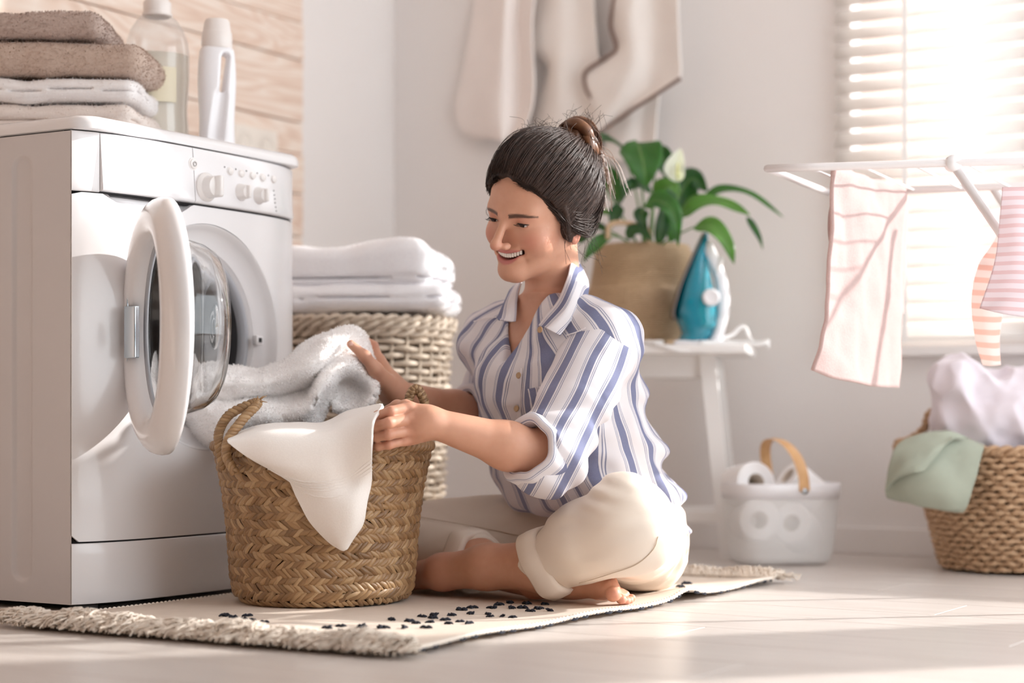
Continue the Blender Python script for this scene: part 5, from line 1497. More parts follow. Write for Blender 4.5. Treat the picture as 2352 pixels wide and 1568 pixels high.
# ================================================================== the woman
def skin_mat():
    w = NT('skin'); co = w.coord('Object')
    A = lambda n: w.n('ShaderNodeAttribute', attribute_name=n).outputs['Fac']
    n = w.noise(60, 3, co)
    c = w.mix(n, lin((208, 158, 132)), lin((196, 144, 118)))
    c = w.mix(A('blush'), c, lin((198, 120, 104)))
    c = w.mix(A('lip'), c, lin((192, 118, 110)))
    c = w.mix(A('brow'), c, lin((64, 44, 36)))
    c = w.mix(A('nail'), c, lin((236, 196, 184)))
    w.setp(Base_Color=c, Roughness=.48, Normal=w.bump(w.noise(900, 2, co), .08, .0004))
    w.b.inputs['Subsurface Weight'].default_value = .18; w.b.inputs['Subsurface Radius'].default_value = (.012, .005, .003); w.b.inputs['Subsurface Scale'].default_value = .5
    w.b.inputs['Specular IOR Level'].default_value = .4
    return w.m
M_skin = skin_mat()
def shirt_mat():
    w = NT('striped_cotton'); at = w.n('ShaderNodeAttribute', attribute_name='stripe').outputs['Fac']; co = w.coord('Object')
    f = w.math('FRACT', w.math('DIVIDE', at, .047))
    wh, bl, th = lin((240, 235, 236)), lin((104, 113, 150)), lin((128, 135, 164))
    c = w.ramp(f, [(0, wh), (.175, th), (.20, wh), (.235, th), (.26, wh), (.32, bl), (.60, wh), (.66, th), (.685, wh), (.72, th), (.745, wh)], 'CONSTANT')
    n = w.noise(700, 2, co)
    w.setp(Base_Color=w.mix(w.math('MULTIPLY', n, .25), c, lin((226, 220, 226))), Roughness=.85, Normal=w.bump(n, .2, .0008))
    w.b.inputs['Specular IOR Level'].default_value = .15
    return cloth_translucent(w.m, (236, 230, 240), .18)
M_shirt = shirt_mat()
M_pants = simple('cream_chino', (234, 221, 207), .8, var=.05, vscale=7, bump=.25, bscale=900, bdist=.0005, spec=.25)
M_hair = NT('brown_hair'); _c = M_hair.coord('Object'); _n = M_hair.noise(50, 3, _c)
M_hair.setp(Base_Color=M_hair.mix(_n, lin((40, 28, 23)), lin((66, 46, 36))), Roughness=.5); M_hair.b.inputs['Specular IOR Level'].default_value = .35; M_hair = M_hair.m
M_strand = simple('hair_highlight', (74, 52, 42), .42, col2=(48, 34, 28), vscale=90)
M_bun = simple('bun_hair', (120, 78, 48), .4, col2=(88, 56, 38), vscale=60)
M_teeth = simple('teeth', (244, 238, 228), .2); M_eyew = simple('eye_white', (232, 226, 222), .15); M_iris = simple('iris', (52, 36, 28), .1); M_lash = simple('lashes', (28, 20, 18), .7)

ORG = np.array([.215, 3.51, 0.])
wo = empty('person', ORG); tag(wo, 'person in striped shirt and rolled cream trousers sitting cross-legged on the rug, pulling out laundry', 'person')
bf = np.array([-.73, -.683, 0.]); bl_ = np.array([.683, -.73, 0.])     # body forward, body left
SPZ = np.array([.02, .10, .15, .22, .30, .36, .42, .47, .51, .545, .58])
SPX = np.array([.190, .180, .162, .128, .104, .094, .086, .076, .070, .066, .062])
SPY = np.array([3.515, 3.512, 3.505, 3.482, 3.458, 3.442, 3.424, 3.405, 3.395, 3.388, 3.38])
AW = np.array([.150, .165, .176, .182, .174, .164, .160, .156, .134, .080, .058])
AFr = np.array([.10, .125, .140, .142, .130, .122, .116, .096, .075, .055, .05])
ABk = np.array([.09, .105, .122, .134, .138, .130, .122, .110, .088, .062, .055])
def torso(p, inset=0., wr=1.):
    z = np.clip(p[..., 2], .02, .58)
    cx = np.interp(z, SPZ, SPX); cy = np.interp(z, SPZ, SPY)
    qx, qy = p[..., 0] - cx, p[..., 1] - cy
    l = qx * bl_[0] + qy * bl_[1]; w = qx * bf[0] + qy * bf[1]
    a = np.interp(z, SPZ, AW); b = np.where(w > 0, np.interp(z, SPZ, AFr), np.interp(z, SPZ, ABk))
    e = 2.3
    rr = (np.abs(l / a) ** e + np.abs(w / b) ** e) ** (1 / e)
    d = (rr - 1) * np.minimum(a, b) * .92 + inset
    return d, l, w
def body_frame(p):
    d, l, w = torso(p); return l, w

# ---- shirt body
S_L = np.array([.160, 3.29, .466]); E_L = P(1258, 1052, 3.15); C_L = P(1216, 1034, 3.115); W_L = P(985, 968, 3.075)
S_R = np.array([-.040, 3.515, .472]); E_R = P(1112, 965, 3.60); C_R = P(1068, 948, 3.56); W_R = P(912, 903, 3.45)
def shirt_fn(p):
    d, l, w = torso(p)
    z = p[..., 2]
    # the far shoulder and the near shoulder round off into the sleeves
    d = smin(d, s_cap(p, S_L + np.array([-.03, .03, .01]), S_L, .072, .070), .05)
    d = smin(d, s_cap(p, S_R + np.array([.03, -.03, .01]), S_R, .066, .064), .05)
    # bust
    d = smin(d, s_ell(p, np.array([.045, 3.345, .385]) + bl_ * .062, (.062, .062, .06)), .07)
    d = smin(d, s_ell(p, np.array([.045, 3.345, .385]) - bl_ * .062, (.062, .062, .06)), .07)
    # folds: scallops down the back, long soft pleats in front
    back = np.clip(-w / .10, 0, 1); side = np.clip(l / .12, 0, 1)
    q = np.stack([p[..., 0] * .9, p[..., 1] * .9, z * 1.0], -1)
    ph = 5.0 * vnoise(q, 5., 2.)
    d = d - .011 * back * np.sin((z + .35 * l) * 2 * math.pi / .085 + .55 * ph) * np.clip((.44 - z) / .08, 0, 1)
    ang = np.arctan2(l, w)
    pl = vnoise(np.stack([ang * 3.2, z * 2.2, 0 * z], -1), 1.6, 5.)
    d = d - .009 * pl * np.clip((.46 - z) / .12, 0, 1)
    d = d - .0045 * vnoise(np.stack([l + .4 * z, w, z * 1.6 - .6 * l], -1), 24., 9.)
    # sleeve-to-side crease and open bottom
    d = smax(d, .132 + .026 * np.clip(w / .14, -.5, 1) - z + .006 * np.sin(ang * 9), .012)
    d = smax(d, z - .556, .01)
    # V of the open neck
    vz = z - .432
    vw = .002 + .42 * np.clip(vz, 0, .2)
    wedge = np.maximum(np.maximum(np.abs(l + .004) - vw, -vz), -w)
    d = smax(d, -wedge, .008)
    # hollow so the neck opening is open
    inner = torso(p, .007)[0]
    inner = np.maximum(inner, .40 - z)
    return smax(d, -inner, .003)
lo = np.array([-.16, 3.20, .085]); hi = np.array([.36, 3.72, .575])
sg_ = sdf_mesh(shirt_fn, lo, hi, .0038)
def stripe_torso(v):
    l, w = body_frame(v); ang = np.arctan2(l, w)
    z = v[:, 2]
    s = ang * .150 + .012 * vnoise(np.stack([v[:, 2] * 1.0, ang, 0 * ang], -1), 5., 3.) + .006 * np.sin(z * 22 + ang * 3)
    s = s + .09 * np.clip(z - .44, 0, .2) * np.sign(l)
    return s + .0115
mk('shirt', (sg_[0] - ORG, sg_[1]), M_shirt, wo, attrs={'stripe': stripe_torso(sg_[0])})
shirt = bpy.data.objects[-1] if False else [o for o in wo.children if o.name.startswith('shirt')][0]

def sleeve(S, E, Cc, rs, re, rc, seed):
    def fn(p):
        d = s_cap(p, S, E, rs, re); d = smin(d, s_cap(p, E, Cc, re, rc), .03)
        ax = (E - S) / np.linalg.norm(E - S); t = (p - S) @ ax.astype(np.float32)
        d = d - .006 * vnoise(np.stack([p[..., 0] + .3 * p[..., 2], p[..., 1], p[..., 2] * 1.5], -1), 17., seed) - .004 * np.sin(t * 2 * math.pi / .06 + 4 * vnoise(p, 9., seed + 2)) * np.clip((t - .05) / .1, 0, 1)
        n = (Cc - E) / np.linalg.norm(Cc - E); cut = (p - Cc) @ n.astype(np.float32)
        d = smax(d, cut, .006)
        hol = np.maximum(s_cap(p, E, Cc + n * .03, re - .008, rc - .006), -(cut + .03))
        return smax(d, -hol, .003)
    pts = np.array([S, E, Cc]); g = sdf_mesh(fn, pts.min(0) - .095, pts.max(0) + .095, .0036)
    v = g[0].astype(float)
    ax = (E - S) / np.linalg.norm(E - S); ref = np.array([0, -1., .0]); u = ref - ax * (ref @ ax); u /= np.linalg.norm(u); w = np.cross(ax, u)
    t = np.clip((v - S) @ ax, -.05, np.linalg.norm(E - S)); q = v - S - t[:, None] * ax
    ang = np.arctan2(q @ w, q @ u)
    s = (q @ w) * 1.12 + .006 * vnoise(np.stack([t * 8, q @ w * 12, 0 * t], -1), 1.6, seed)
    return g, s
g, s = sleeve(S_L, E_L, C_L, .068, .060, .050, 3); slv = mk('sleeve', (g[0] - ORG, g[1]), M_shirt, wo, attrs={'stripe': s + .02})
g, s = sleeve(S_R, E_R, C_R, .062, .054, .046, 6); slr = mk('sleeve', (g[0] - ORG, g[1]), M_shirt, wo, attrs={'stripe': s})
# rolled cuffs: bands round the sleeve ends
def cuff(Cc, E, r0, wid, par, m, seed, attr=True, k=1.0, rot=0., squash=1.0):
    ax = (Cc - E) / np.linalg.norm(Cc - E); u = np.array([0, 0, 1.]) - ax * ax[2]; u /= np.linalg.norm(u); w = np.cross(ax, u)
    prof = [(r0 - .010, .0), (r0 - .004, .004), (r0 + .003, .004), (r0 + .006, .0), (r0 + .007, -wid * .4), (r0 + .006, -wid * .8), (r0 + .002, -wid), (r0 - .006, -wid + .003), (r0 - .010, -wid * .5), (r0 - .010, 0)]
    n = 72; th = np.linspace(0, 2 * math.pi, n, endpoint=False); V = []; S_ = []
    for r, h in prof:
        for a in th:
            rr = r * (1 + .05 * math.sin(a * 3 + seed) + .03 * math.sin(a * 7 + seed * 2))
            V.append(Cc + ax * (h + .005 * math.sin(a * 2 + seed)) + u * rr * math.cos(a) * squash + w * rr * math.sin(a)); S_.append(h * 1.0 + .01 + .3 * a * r0 * 0)
    return mk('rolled_cuff', (np.array(V) - ORG, gridfaces(len(prof), n, False, True)), m, par, attrs={'stripe': np.array(S_)} if attr else None)
cuff(C_L + (C_L - E_L) * .15, E_L, .0535, .052, slv, M_shirt, 1.)
cuff(C_R + (C_R - E_R) * .1, E_R, .049, .04, slr, M_shirt, 2.)

# ---- collar, placket, pocket, buttons
def shirt_patch(name, rows, th=.003, nu=40, nv=30, par=None, ang=0., seed=0, base=0.):
    c = np.array([[P(*q) for q in r] for r in rows]); v, f = patch(c, nu, nv)
    g = thick((v - ORG, f), th)
    d1 = v.reshape(nu, nv, 3); Lv = np.concatenate([np.zeros((nu, 1)), np.cumsum(np.linalg.norm(np.diff(d1, axis=1), axis=2), 1)], 1); Lu = np.concatenate([np.zeros((1, nv)), np.cumsum(np.linalg.norm(np.diff(d1, axis=0), axis=2), 0)], 0)
    s = (Lv * math.cos(ang) + Lu * math.sin(ang)).ravel() + base
    return mk(name, g, M_shirt, par or shirt, attrs={'stripe': np.tile(s, 2)})
COLLAR_NEAR = [
    [(1322, 590, 3.40), (1335, 612, 3.41), (1348, 640, 3.41), (1352, 656, 3.40)],
    [(1312, 600, 3.345), (1326, 628, 3.335), (1340, 660, 3.325), (1348, 682, 3.315)],
    [(1302, 640, 3.305), (1316, 668, 3.285), (1326, 694, 3.275), (1330, 712, 3.27)],
    [(1282, 690, 3.285), (1298, 708, 3.258), (1306, 724, 3.252), (1310, 738, 3.25)],
    [(1252, 728, 3.278), (1270, 742, 3.246), (1282, 754, 3.240), (1290, 766, 3.238)],
    [(1238, 748, 3.275), (1254, 754, 3.244), (1270, 762, 3.238), (1286, 770, 3.236)],
]
COLLAR_FAR = [
    [(1200, 640, 3.44), (1188, 650, 3.46), (1178, 660, 3.47), (1170, 668, 3.47)],
    [(1194, 660, 3.395), (1180, 672, 3.40), (1168, 684, 3.405), (1160, 692, 3.41)],
    [(1188, 690, 3.372), (1172, 702, 3.365), (1158, 712, 3.368), (1148, 718, 3.372)],
    [(1186, 718, 3.355), (1170, 726, 3.345), (1154, 730, 3.348), (1143, 731, 3.352)],
    [(1184, 738, 3.345), (1172, 738, 3.338), (1158, 736, 3.342), (1146, 734, 3.346)],
]
shirt_patch('collar', COLLAR_NEAR, ang=0., base=.0); shirt_patch('collar', COLLAR_FAR, ang=0., base=.03)

# ---- trousers
HL, HR_ = np.array([.236, 3.44, .100]), np.array([.135, 3.565, .105])
KL = np.array([.196, 3.135, .146]); KR = np.array([-.235, 3.56, .100])
CL2 = P(1248, 1298, 3.225); CR2 = P(1090, 1288, 3.40)
AL_ = np.array([-.125, 3.33, .055]); AR_ = np.array([.045, 3.27, .045])
Rb = np.stack([bl_, bf, np.array([0, 0, 1.])], 1)
def pants_fn(p):
    d = s_ell(p, ORG + np.array([-.012, 0, .108]), (.122, .108, .110), Rb)
    d = smin(d, s_cap(p, HL, KL, .086, .078), .05)
    d = smin(d, s_ell(p, HL + np.array([.002, -.02, -.004]), (.078, .085, .092)), .04)
    d = smin(d, s_cap(p, HR_, KR, .095, .066), .05)
    lsh = smin(s_cap(p, KL + np.array([0, 0, .004]), (KL + CL2) / 2 + np.array([0, 0, .008]), .078, .066), s_cap(p, (KL + CL2) / 2 + np.array([0, 0, .008]), CL2, .066, .051), .03)
    d = smin(d, lsh, .022)
    d = smin(d, s_sphere(p, KL + np.array([-.01, -.01, .03]), .052), .03)
    rsh = s_cap(p, KR, CR2, .064, .050)
    d = smin(d, rsh, .018)
    # cut the legs at the cuffs
    nL = (CL2 - KL) / np.linalg.norm(CL2 - KL)
    cutL = np.maximum(-((p - CL2) @ nL.astype(np.float32)), s_sphere(p, CL2 + nL * .06, .10)); cutL = s_sphere(p, CL2 + nL * .082, .083)
    d = smax(d, -cutL, .006)
    nR = (CR2 - KR) / np.linalg.norm(CR2 - KR); d = smax(d, -s_sphere(p, CR2 + nR * .072, .073), .006)
    # creases radiating from hip and knee, soft cloth waviness
    hp_ = np.array([.245, 3.345, .145]); q = p - hp_.astype(np.float32); an = np.arctan2(q[..., 2], q[..., 0] * .5 + q[..., 1] * .85); rd = np.sqrt((q * q).sum(-1))
    d = d - .0035 * np.sin(an * 15 + 3 * vnoise(p, 10., 4.)) * np.exp(-((rd - .075) / .05) ** 2)
    kq = p - (KL + np.array([-.045, -.03, .055])).astype(np.float32); kr = np.sqrt((kq * kq).sum(-1))
    d = d - .004 * np.sin(kq[..., 2] * 210 + kq[..., 0] * 60) * np.exp(-(kr / .035) ** 2)
    d = d - .006 * vnoise(p, 12., 6.) - .0024 * vnoise(np.stack([p[..., 0] * .6 + .4 * p[..., 2], p[..., 1], p[..., 2] * 1.8 - .5 * p[..., 0]], -1), 30., 7.) 
    return smax(d, .0145 - p[..., 2], .012)
pg = sdf_mesh(pants_fn, (-.33, 3.02, .004), (.41, 3.70, .27), .0040)
trou = mk('trousers', (pg[0] - ORG, pg[1]), M_pants, wo)
cuff(CL2 + (CL2 - KL) * .02, KL, .0575, .040, trou, M_pants, 3., False)
cuff(CR2 + (CR2 - KR) * .02, KR, .054, .038, trou, M_pants, 5., False)
# side seam of the far trouser leg
sm = spline([P(960, 1186, 3.485), P(1040, 1200, 3.475), P(1120, 1214, 3.475), P(1200, 1232, 3.485)], 30)
# ---- head: local frame x = her left, y = face forward, z = up
YAW, PIT, ROL = math.radians(42), math.radians(17), math.radians(13)
h_f = np.array([-math.sin(YAW) * math.cos(PIT), -math.cos(YAW) * math.cos(PIT), -math.sin(PIT)])
h_l = np.array([math.cos(YAW), -math.sin(YAW), 0.]); h_u = np.cross(h_f, h_l) * 1.0
h_u = np.cross(h_f, h_l); h_u = h_u if h_u[2] > 0 else -h_u
h_l2 = h_l * math.cos(ROL) - h_u * math.sin(ROL); h_u2 = h_u * math.cos(ROL) + h_l * math.sin(ROL)
HM = np.stack([h_l2, h_f, h_u2], 1)
HS = 1.05
eye_mid = P(1164, 506, 3.262)
HO = eye_mid - HM @ np.array([0, .084, 0.]) * HS
def h2w(v): return (np.asarray(v, dtype=float) * HS) @ HM.T + HO
def w2h(v): return ((np.asarray(v, dtype=float) - HO) @ HM) / HS
NB = np.array([.080, 3.398, .535])           # neck base in the world
nb = w2h(NB)
def head_fn(p):
    x, y, z = p[..., 0], p[..., 1], p[..., 2]; ax = np.abs(x)
    m = np.stack([ax, y, z], -1)                 # mirrored point
    d = s_ell(p, (0, -.012, .036), (.072, .093, .080))
    d = smin(d, s_ell(p, (0, .026, .000), (.0615, .060, .080)), .03)
    d = smin(d, s_ell(p, (0, .034, -.056), (.045, .047, .049)), .03)
    d = smin(d, s_cap(m, (.046, .004, -.056), (.010, .068, -.092), .0155, .0145), .028)
    d = smin(d, s_ell(p, (0, .077, -.091), (.018, .016, .014)), .02)
    d = smin(d, s_ell(m, (.0400, .056, -.034), (.0235, .023, .022)), .022)         # smiling cheeks
    d = smin(d, s_cap(m, (.010, .0815, .0120), (.040, .070, .013), .008, .007), .02)   # brow
    d = smax(d, -s_ell(m, (.031, .098, -.001), (.0155, .014, .0100)), .012)     # sockets
    # closed-down eyelids
    d = smin(d, s_sphere(m, (.0310, .0705, .0005), .0142), .004)
    slit = np.sqrt(((z + .0045 - 4.5 * (ax - .031) ** 2) / .0026) ** 2 + ((ax - .031) / .0130) ** 2 + ((y - .086) / .009) ** 2)
    d = smax(d, -(slit - 1) * .0026, .0012)
    # nose
    nose = s_cap(p, (0, .0855, .006), (0, .1140, -.0335), .0062, .0080)
    nose = smin(nose, s_sphere(p, (0, .1150, -.0366), .0084), .006)
    nose = smin(nose, s_ell(m, (.0112, .1010, -.0395), (.0070, .0098, .0062)), .006)
    d = smin(d, nose, .009)
    d = smax(d, -s_ell(m, (.0056, .1075, -.0472), (.0030, .0046, .0020)), .002)
    # mouth: a wide smile, corners lifted
    zc = z + .0625 - 9. * x * x - .13 * x
    d = smin(d, np.sqrt((x / 1.0) ** 2 * .0 + (zc - .0085) ** 2 + ((y - (.0855 - 9. * x * x)) ) ** 2) - .0062 + .2 * np.clip(ax - .024, 0, 1), .006)   # upper lip roll
    d = smin(d, np.sqrt((zc + .0085) ** 2 + (y - (.0825 - 9. * x * x)) ** 2) - .0068 + .2 * np.clip(ax - .022, 0, 1), .006)                             # lower lip roll
    op = np.sqrt((x / .0265) ** 2 + (zc / .0062) ** 2) - 1
    mouth = np.maximum(op * .006, .062 - y)
    d = smax(d, -mouth, .0025)
    # smile folds
    d = d + .0025 * np.exp(-((ax - (.030 + .10 * (z + .066) * -1)) / .004) ** 2) * np.exp(-((z + .055) / .016) ** 2) * np.clip((y - .04) / .02, 0, 1)
    # ears
    ear = s_ell(m, (.0725, -.008, -.022), (.008, .016, .029)); ear = smax(ear, -s_ell(m, (.080, -.006, -.020), (.006, .010, .019)), .004)
    d = smin(d, ear, .007)
    # neck and chest
    d = smin(d, s_cap(p, (0, -.022, -.045), nb, .050, .047), .03)
    pw = (p.astype(np.float32) * HS) @ HM.T.astype(np.float32) + HO.astype(np.float32)
    t = torso(pw, .008)[0]; t = np.maximum(t, np.maximum(.36 - pw[..., 2], pw[..., 2] - .552))
    d = smin(d, t, .03)
    # collar bones and windpipe hollow
    return d
hg_m = sdf_mesh(head_fn, (-.10, -.125, -.36), (.115, .125, .128), .0021)
hv = hg_m[0].astype(float)
x, y, z = hv[:, 0], hv[:, 1], hv[:, 2]; ax = np.abs(x); zc = z + .0625 - 9. * x * x - .13 * x
mo = np.sqrt((x / .0285) ** 2 + (zc / .0135) ** 2); inm = np.sqrt((x / .0255) ** 2 + (zc / .0055) ** 2)
lip = np.clip((1.02 - mo) / .12, 0, 1) * (y > .066)
bz = .0125 - 5. * (ax - .030) ** 2 + .03 * (ax - .03)
brow = np.clip(1.25 - np.abs(z - bz) / (.0040 * np.clip(1.35 - (ax - .012) / .045, .25, 1)), 0, 1) * (ax > .012) * (ax < .054) * (y > .04)
brow = np.clip(brow * 1.6, 0, .9)
blush = .5 * np.exp(-(((ax - .045) / .018) ** 2 + ((z + .032) / .018) ** 2)) * (y > .02) + .55 * np.exp(-((ax - .078) / .008) ** 2) * (z < .02) * (z > -.06) + .35 * np.exp(-((x / .014) ** 2 + ((z + .04) / .012) ** 2)) * (y > .09) + .35 * np.exp(-(((ax - .033) / .016) ** 2 + ((z - .004) / .008) ** 2)) * (y > .05)
body_parts = [(h2w(hv), hg_m[1], {'lip': lip, 'brow': brow, 'blush': blush, 'nail': 0 * lip})]

# ---- arms and hands
def limb(fn, lo, hi, h, nails=(), knucks=()):
    g = sdf_mesh(fn, lo, hi, h); v = g[0].astype(float); nl = np.zeros(len(v)); bl = np.zeros(len(v))
    for c, n, r in nails:
        q = v - c; nl = np.maximum(nl, np.clip(1.6 - np.linalg.norm(q, axis=1) / r, 0, 1) * ((q @ n) > -.15 * r))
    for c, r in knucks: bl = np.maximum(bl, .4 * np.exp(-(np.linalg.norm(v - c, axis=1) / r) ** 2))
    body_parts.append((v, g[1], {'lip': 0 * nl, 'brow': 0 * nl, 'blush': bl, 'nail': np.clip(nl, 0, 1)}))
FW = np.array([0, -1., 0])
def pp_(*q): return [P(*t) for t in q]
fing_L = [pp_((940, 936, 3.072), (898, 945, 3.046), (868, 954, 3.056), (854, 958, 3.088)),
          pp_((942, 962, 3.064), (893, 971, 3.034), (864, 978, 3.048), (850, 982, 3.086)),
          pp_((940, 988, 3.066), (893, 998, 3.038), (866, 1003, 3.050), (852, 1006, 3.086)),
          pp_((930, 1011, 3.074), (894, 1021, 3.052), (870, 1025, 3.058), (856, 1026, 3.086))]
rf_ = [(.0102, .0088, .0080, .0070), (.0102, .0090, .0082, .0072), (.0096, .0085, .0078, .0068), (.0086, .0075, .0069, .0060)]
def arm_L(p):
    d = s_chain(p, [E_L, E_L + (W_L - E_L) * .35, W_L], [.041, .0385, .0240], .02)
    d = smin(d, s_cap(p, S_L, E_L, .05, .042), .02)
    d = smin(d, s_cap(p, W_L, P(962, 972, 3.074), .0245, .024), .015)
    palm = s_cap(p, P(965, 958, 3.078), P(944, 940, 3.076), .0175, .0125)
    palm = smin(palm, s_cap(p, P(966, 970, 3.074), P(946, 964, 3.070), .0185, .0125), .012)
    palm = smin(palm, s_cap(p, P(966, 980, 3.075), P(944, 988, 3.072), .0175, .012), .012)
    palm = smin(palm, s_cap(p, P(966, 990, 3.082), P(935, 1008, 3.080), .015, .0115), .012)
    palm = smin(palm, s_ell(p, P(952, 975, 3.085), (.022, .016, .030)), .012)
    d = smin(d, palm, .014)
    fd = None
    for f, r in zip(fing_L, rf_):
        e = s_chain(p, f, r, .004)
        d = smin(d, e, .0028)
    for f in fing_L: d = smin(d, s_sphere(p, f[0] + np.array([0, -.004, .001]), .0088), .006)
    th = s_chain(p, pp_((962, 952, 3.10), (932, 934, 3.125), (912, 932, 3.145), (892, 940, 3.155)), (.014, .0115, .0098, .0080), .006)
    return smin(d, th, .008)
limb(arm_L, np.minimum(W_L, E_L) - np.array([.125, .08, .09]), np.array([.10, 3.24, .37]), .0019,
     nails=[(P(848, 1026, 3.062), FW, .006)], knucks=[(f[0], .014) for f in fing_L] + [(f[1], .010) for f in fing_L])
fing_R = [pp_((868, 822, 3.470), (858, 794, 3.478), (838, 780, 3.492), (822, 786, 3.505)),
          pp_((862, 838, 3.482), (846, 812, 3.494), (826, 800, 3.506), (812, 806, 3.515)),
          pp_((862, 858, 3.488), (842, 838, 3.500), (822, 828, 3.510), (808, 834, 3.518)),
          pp_((866, 880, 3.486), (848, 866, 3.498), (832, 858, 3.506), (820, 862, 3.512))]
def arm_R(p):
    d = s_chain(p, [E_R, E_R + (W_R - E_R) * .35, W_R], [.040, .0375, .0235], .02)
    d = smin(d, s_cap(p, W_R, P(898, 886, 3.452), .0235, .024), .012)
    palm = s_cap(p, P(898, 880, 3.455), P(872, 828, 3.468), .0175, .012)
    palm = smin(palm, s_cap(p, P(894, 890, 3.465), P(866, 842, 3.478), .018, .012), .012)
    palm = smin(palm, s_cap(p, P(890, 898, 3.468), P(864, 862, 3.482), .017, .0115), .012)
    palm = smin(palm, s_cap(p, P(890, 908, 3.465), P(868, 884, 3.480), .0145, .011), .012)
    d = smin(d, palm, .014)
    for f, r in zip(fing_R, rf_): d = smin(d, s_chain(p, f, r, .004), .0055)
    th = s_chain(p, pp_((893, 885, 3.430), (862, 848, 3.398), (838, 818, 3.384), (806, 790, 3.376)), (.0185, .0130, .0102, .0076), .008)
    return smin(d, th, .012)
tn = P(811, 792, 3.368)
limb(arm_R, np.array([-.31, 3.36, .29]), np.array([.0, 3.66, .50]), .0019, nails=[(tn, np.array([-.15, -.95, .3]), .0062)], knucks=[(P(838, 818, 3.39), .012), (fing_R[0][1], .012)])
# ---- legs and feet
def leg_fn(p):
    d = s_chain(p, [KL, CL2, (CL2 * .45 + AL_ * .55) + np.array([0, 0, .004]), AL_], [.055, .0445, .038, .031], .02)
    d = smin(d, s_cap(p, AL_, AL_ + np.array([-.07, .10, -.018]), .030, .024), .02)
    d = smin(d, s_cap(p, AL_ + np.array([-.07, .10, -.018]), AL_ + np.array([-.115, .165, -.026]), .026, .014), .02)
    e = s_chain(p, [KR, CR2, AR_], [.05, .042, .032], .02)
    e = smin(e, s_sphere(p, AR_ + np.array([-.004, -.012, .02]), .020), .015)
    d = smin(d, e, .006)
    return smax(d, .0135 - p[..., 2], .006)
def foot_fn(p):
    toe = P(1388, 1344, 3.205)
    e = s_cap(p, AR_, AR_ + np.array([0, 0, .004]), .032, .033)
    e = smin(e, s_cap(p, AR_ + np.array([0, 0, .004]), (AR_ + toe) / 2 + np.array([0, .006, .006]), .033, .031), .02)
    e = smin(e, s_cap(p, (AR_ + toe) / 2 + np.array([0, .006, .004]), toe, .030, .024), .02)
    e = smin(e, s_cap(p, toe + np.array([-.004, .0, -.002]), P(1402, 1352, 3.18), .022, .017), .01)
    for (px, py, dd, r) in ((1408, 1364, 3.162, .0135), (1427, 1376, 3.170, .0090), (1437, 1380, 3.180, .0084), (1445, 1379, 3.190, .0078), (1451, 1373, 3.200, .0070)):
        t = P(px, py, dd)
        e = smin(e, s_cap(p, toe + (t - toe) * .40 + np.array([0, .0, .003]), toe + (t - toe) * .8 + np.array([0, 0, .003]), r * .95, r * .82), .004)
        e = smin(e, s_sphere(p, t, r), .0022)
    return smax(e, .0130 - p[..., 2], .003)
limb(foot_fn, np.array([.0, 3.13, .006]), np.array([.245, 3.34, .10]), .0017, knucks=[(P(1408, 1366, 3.15), .012), (P(1436, 1380, 3.17), .016)])
limb(leg_fn, np.array([-.29, 3.08, .006]), np.array([.24, 3.63, .21]), .0027, knucks=[(P(1402, 1384, 3.16), .02), (P(1436, 1390, 3.17), .02), (AL_, .04)])
nv_, vs, fs, at = 0, [], [], {k: [] for k in ('lip', 'brow', 'blush', 'nail')}
for v, f, a in body_parts:
    vs.append(v); fs.append(f + nv_); nv_ += len(v)
    for k in at: at[k].append(a[k])
body = mk('body', (np.concatenate(vs) - ORG, np.concatenate(fs)), M_skin, wo, attrs={k: np.concatenate(q) for k, q in at.items()})

# ---- teeth, eyes, lashes
def hpart(name, g, m, par=body): return mk(name, (h2w(g[0]) - ORG, g[1]), m, par)
tt = []
for i in range(-5, 6):
    xx = i * .0047; w = .0045 if abs(i) < 2 else .0040
    tt.append((i, xf(box(-w / 2, w / 2, -.002, .002, -.0042, .0036, .0012, 2), (xx, .0825 - 10. * xx * xx, -.0608 + 9. * xx * xx + .13 * xx))))
for i, g in tt: hpart('tooth', g, M_teeth)
hpart('mouth_inside', xf(lathe([(0, -.004), (.02, -.003), (.024, 0)], 24, cap=False), (0, .066, -.062), rx=-math.pi / 2, s=(1, .5, 1)), simple('mouth_dark', (70, 30, 30), .6))
for s in (-1, 1):
    hpart('eyeball', xf(lathe([(.0135 * math.sin(t), .0135 * math.cos(t)) for t in np.linspace(.001, math.pi - .001, 20)], 28, cap=False), (s * .031, .0702, 0.0)), M_eyew)
    hpart('iris', xf(lathe([(0, .0138), (.003, .01365), (.0058, .0128)], 24, cap=False), (s * .031, .0702, 0.), rx=-math.pi / 2 - .30), M_iris)
    t = np.linspace(-1, 1, 16); lx_ = s * .031 + .0128 * t; lz = -.0022 + 4.0 * (.0128 * t) ** 2 * -.6 + .0004; ly = .0705 + np.sqrt(np.clip(.0147 ** 2 - (.0128 * t) ** 2 - .003 ** 2, 1e-7, 1))
    hpart('eyelashes', tube(np.stack([lx_, ly, lz], 1), np.interp(np.abs(t), [0, .8, 1], [.0012, .0009, .0003]), 5), M_lash)
    for k in range(12):
        tt_ = -.9 + 1.8 * k / 11; b = np.array([s * .031 + .0128 * tt_, .0705 + math.sqrt(.0147 ** 2 - (.0128 * tt_) ** 2), -.0022 - 2.4 * (.0128 * tt_) ** 2])
        hpart('eyelash', tube(spline([b, b + np.array([.0016 * tt_ , .004, -.0022]), b + np.array([.004 * tt_, .0072, -.0016])], 5), [.0004, .0004, .0003, .0003, .0001], 3), M_lash)

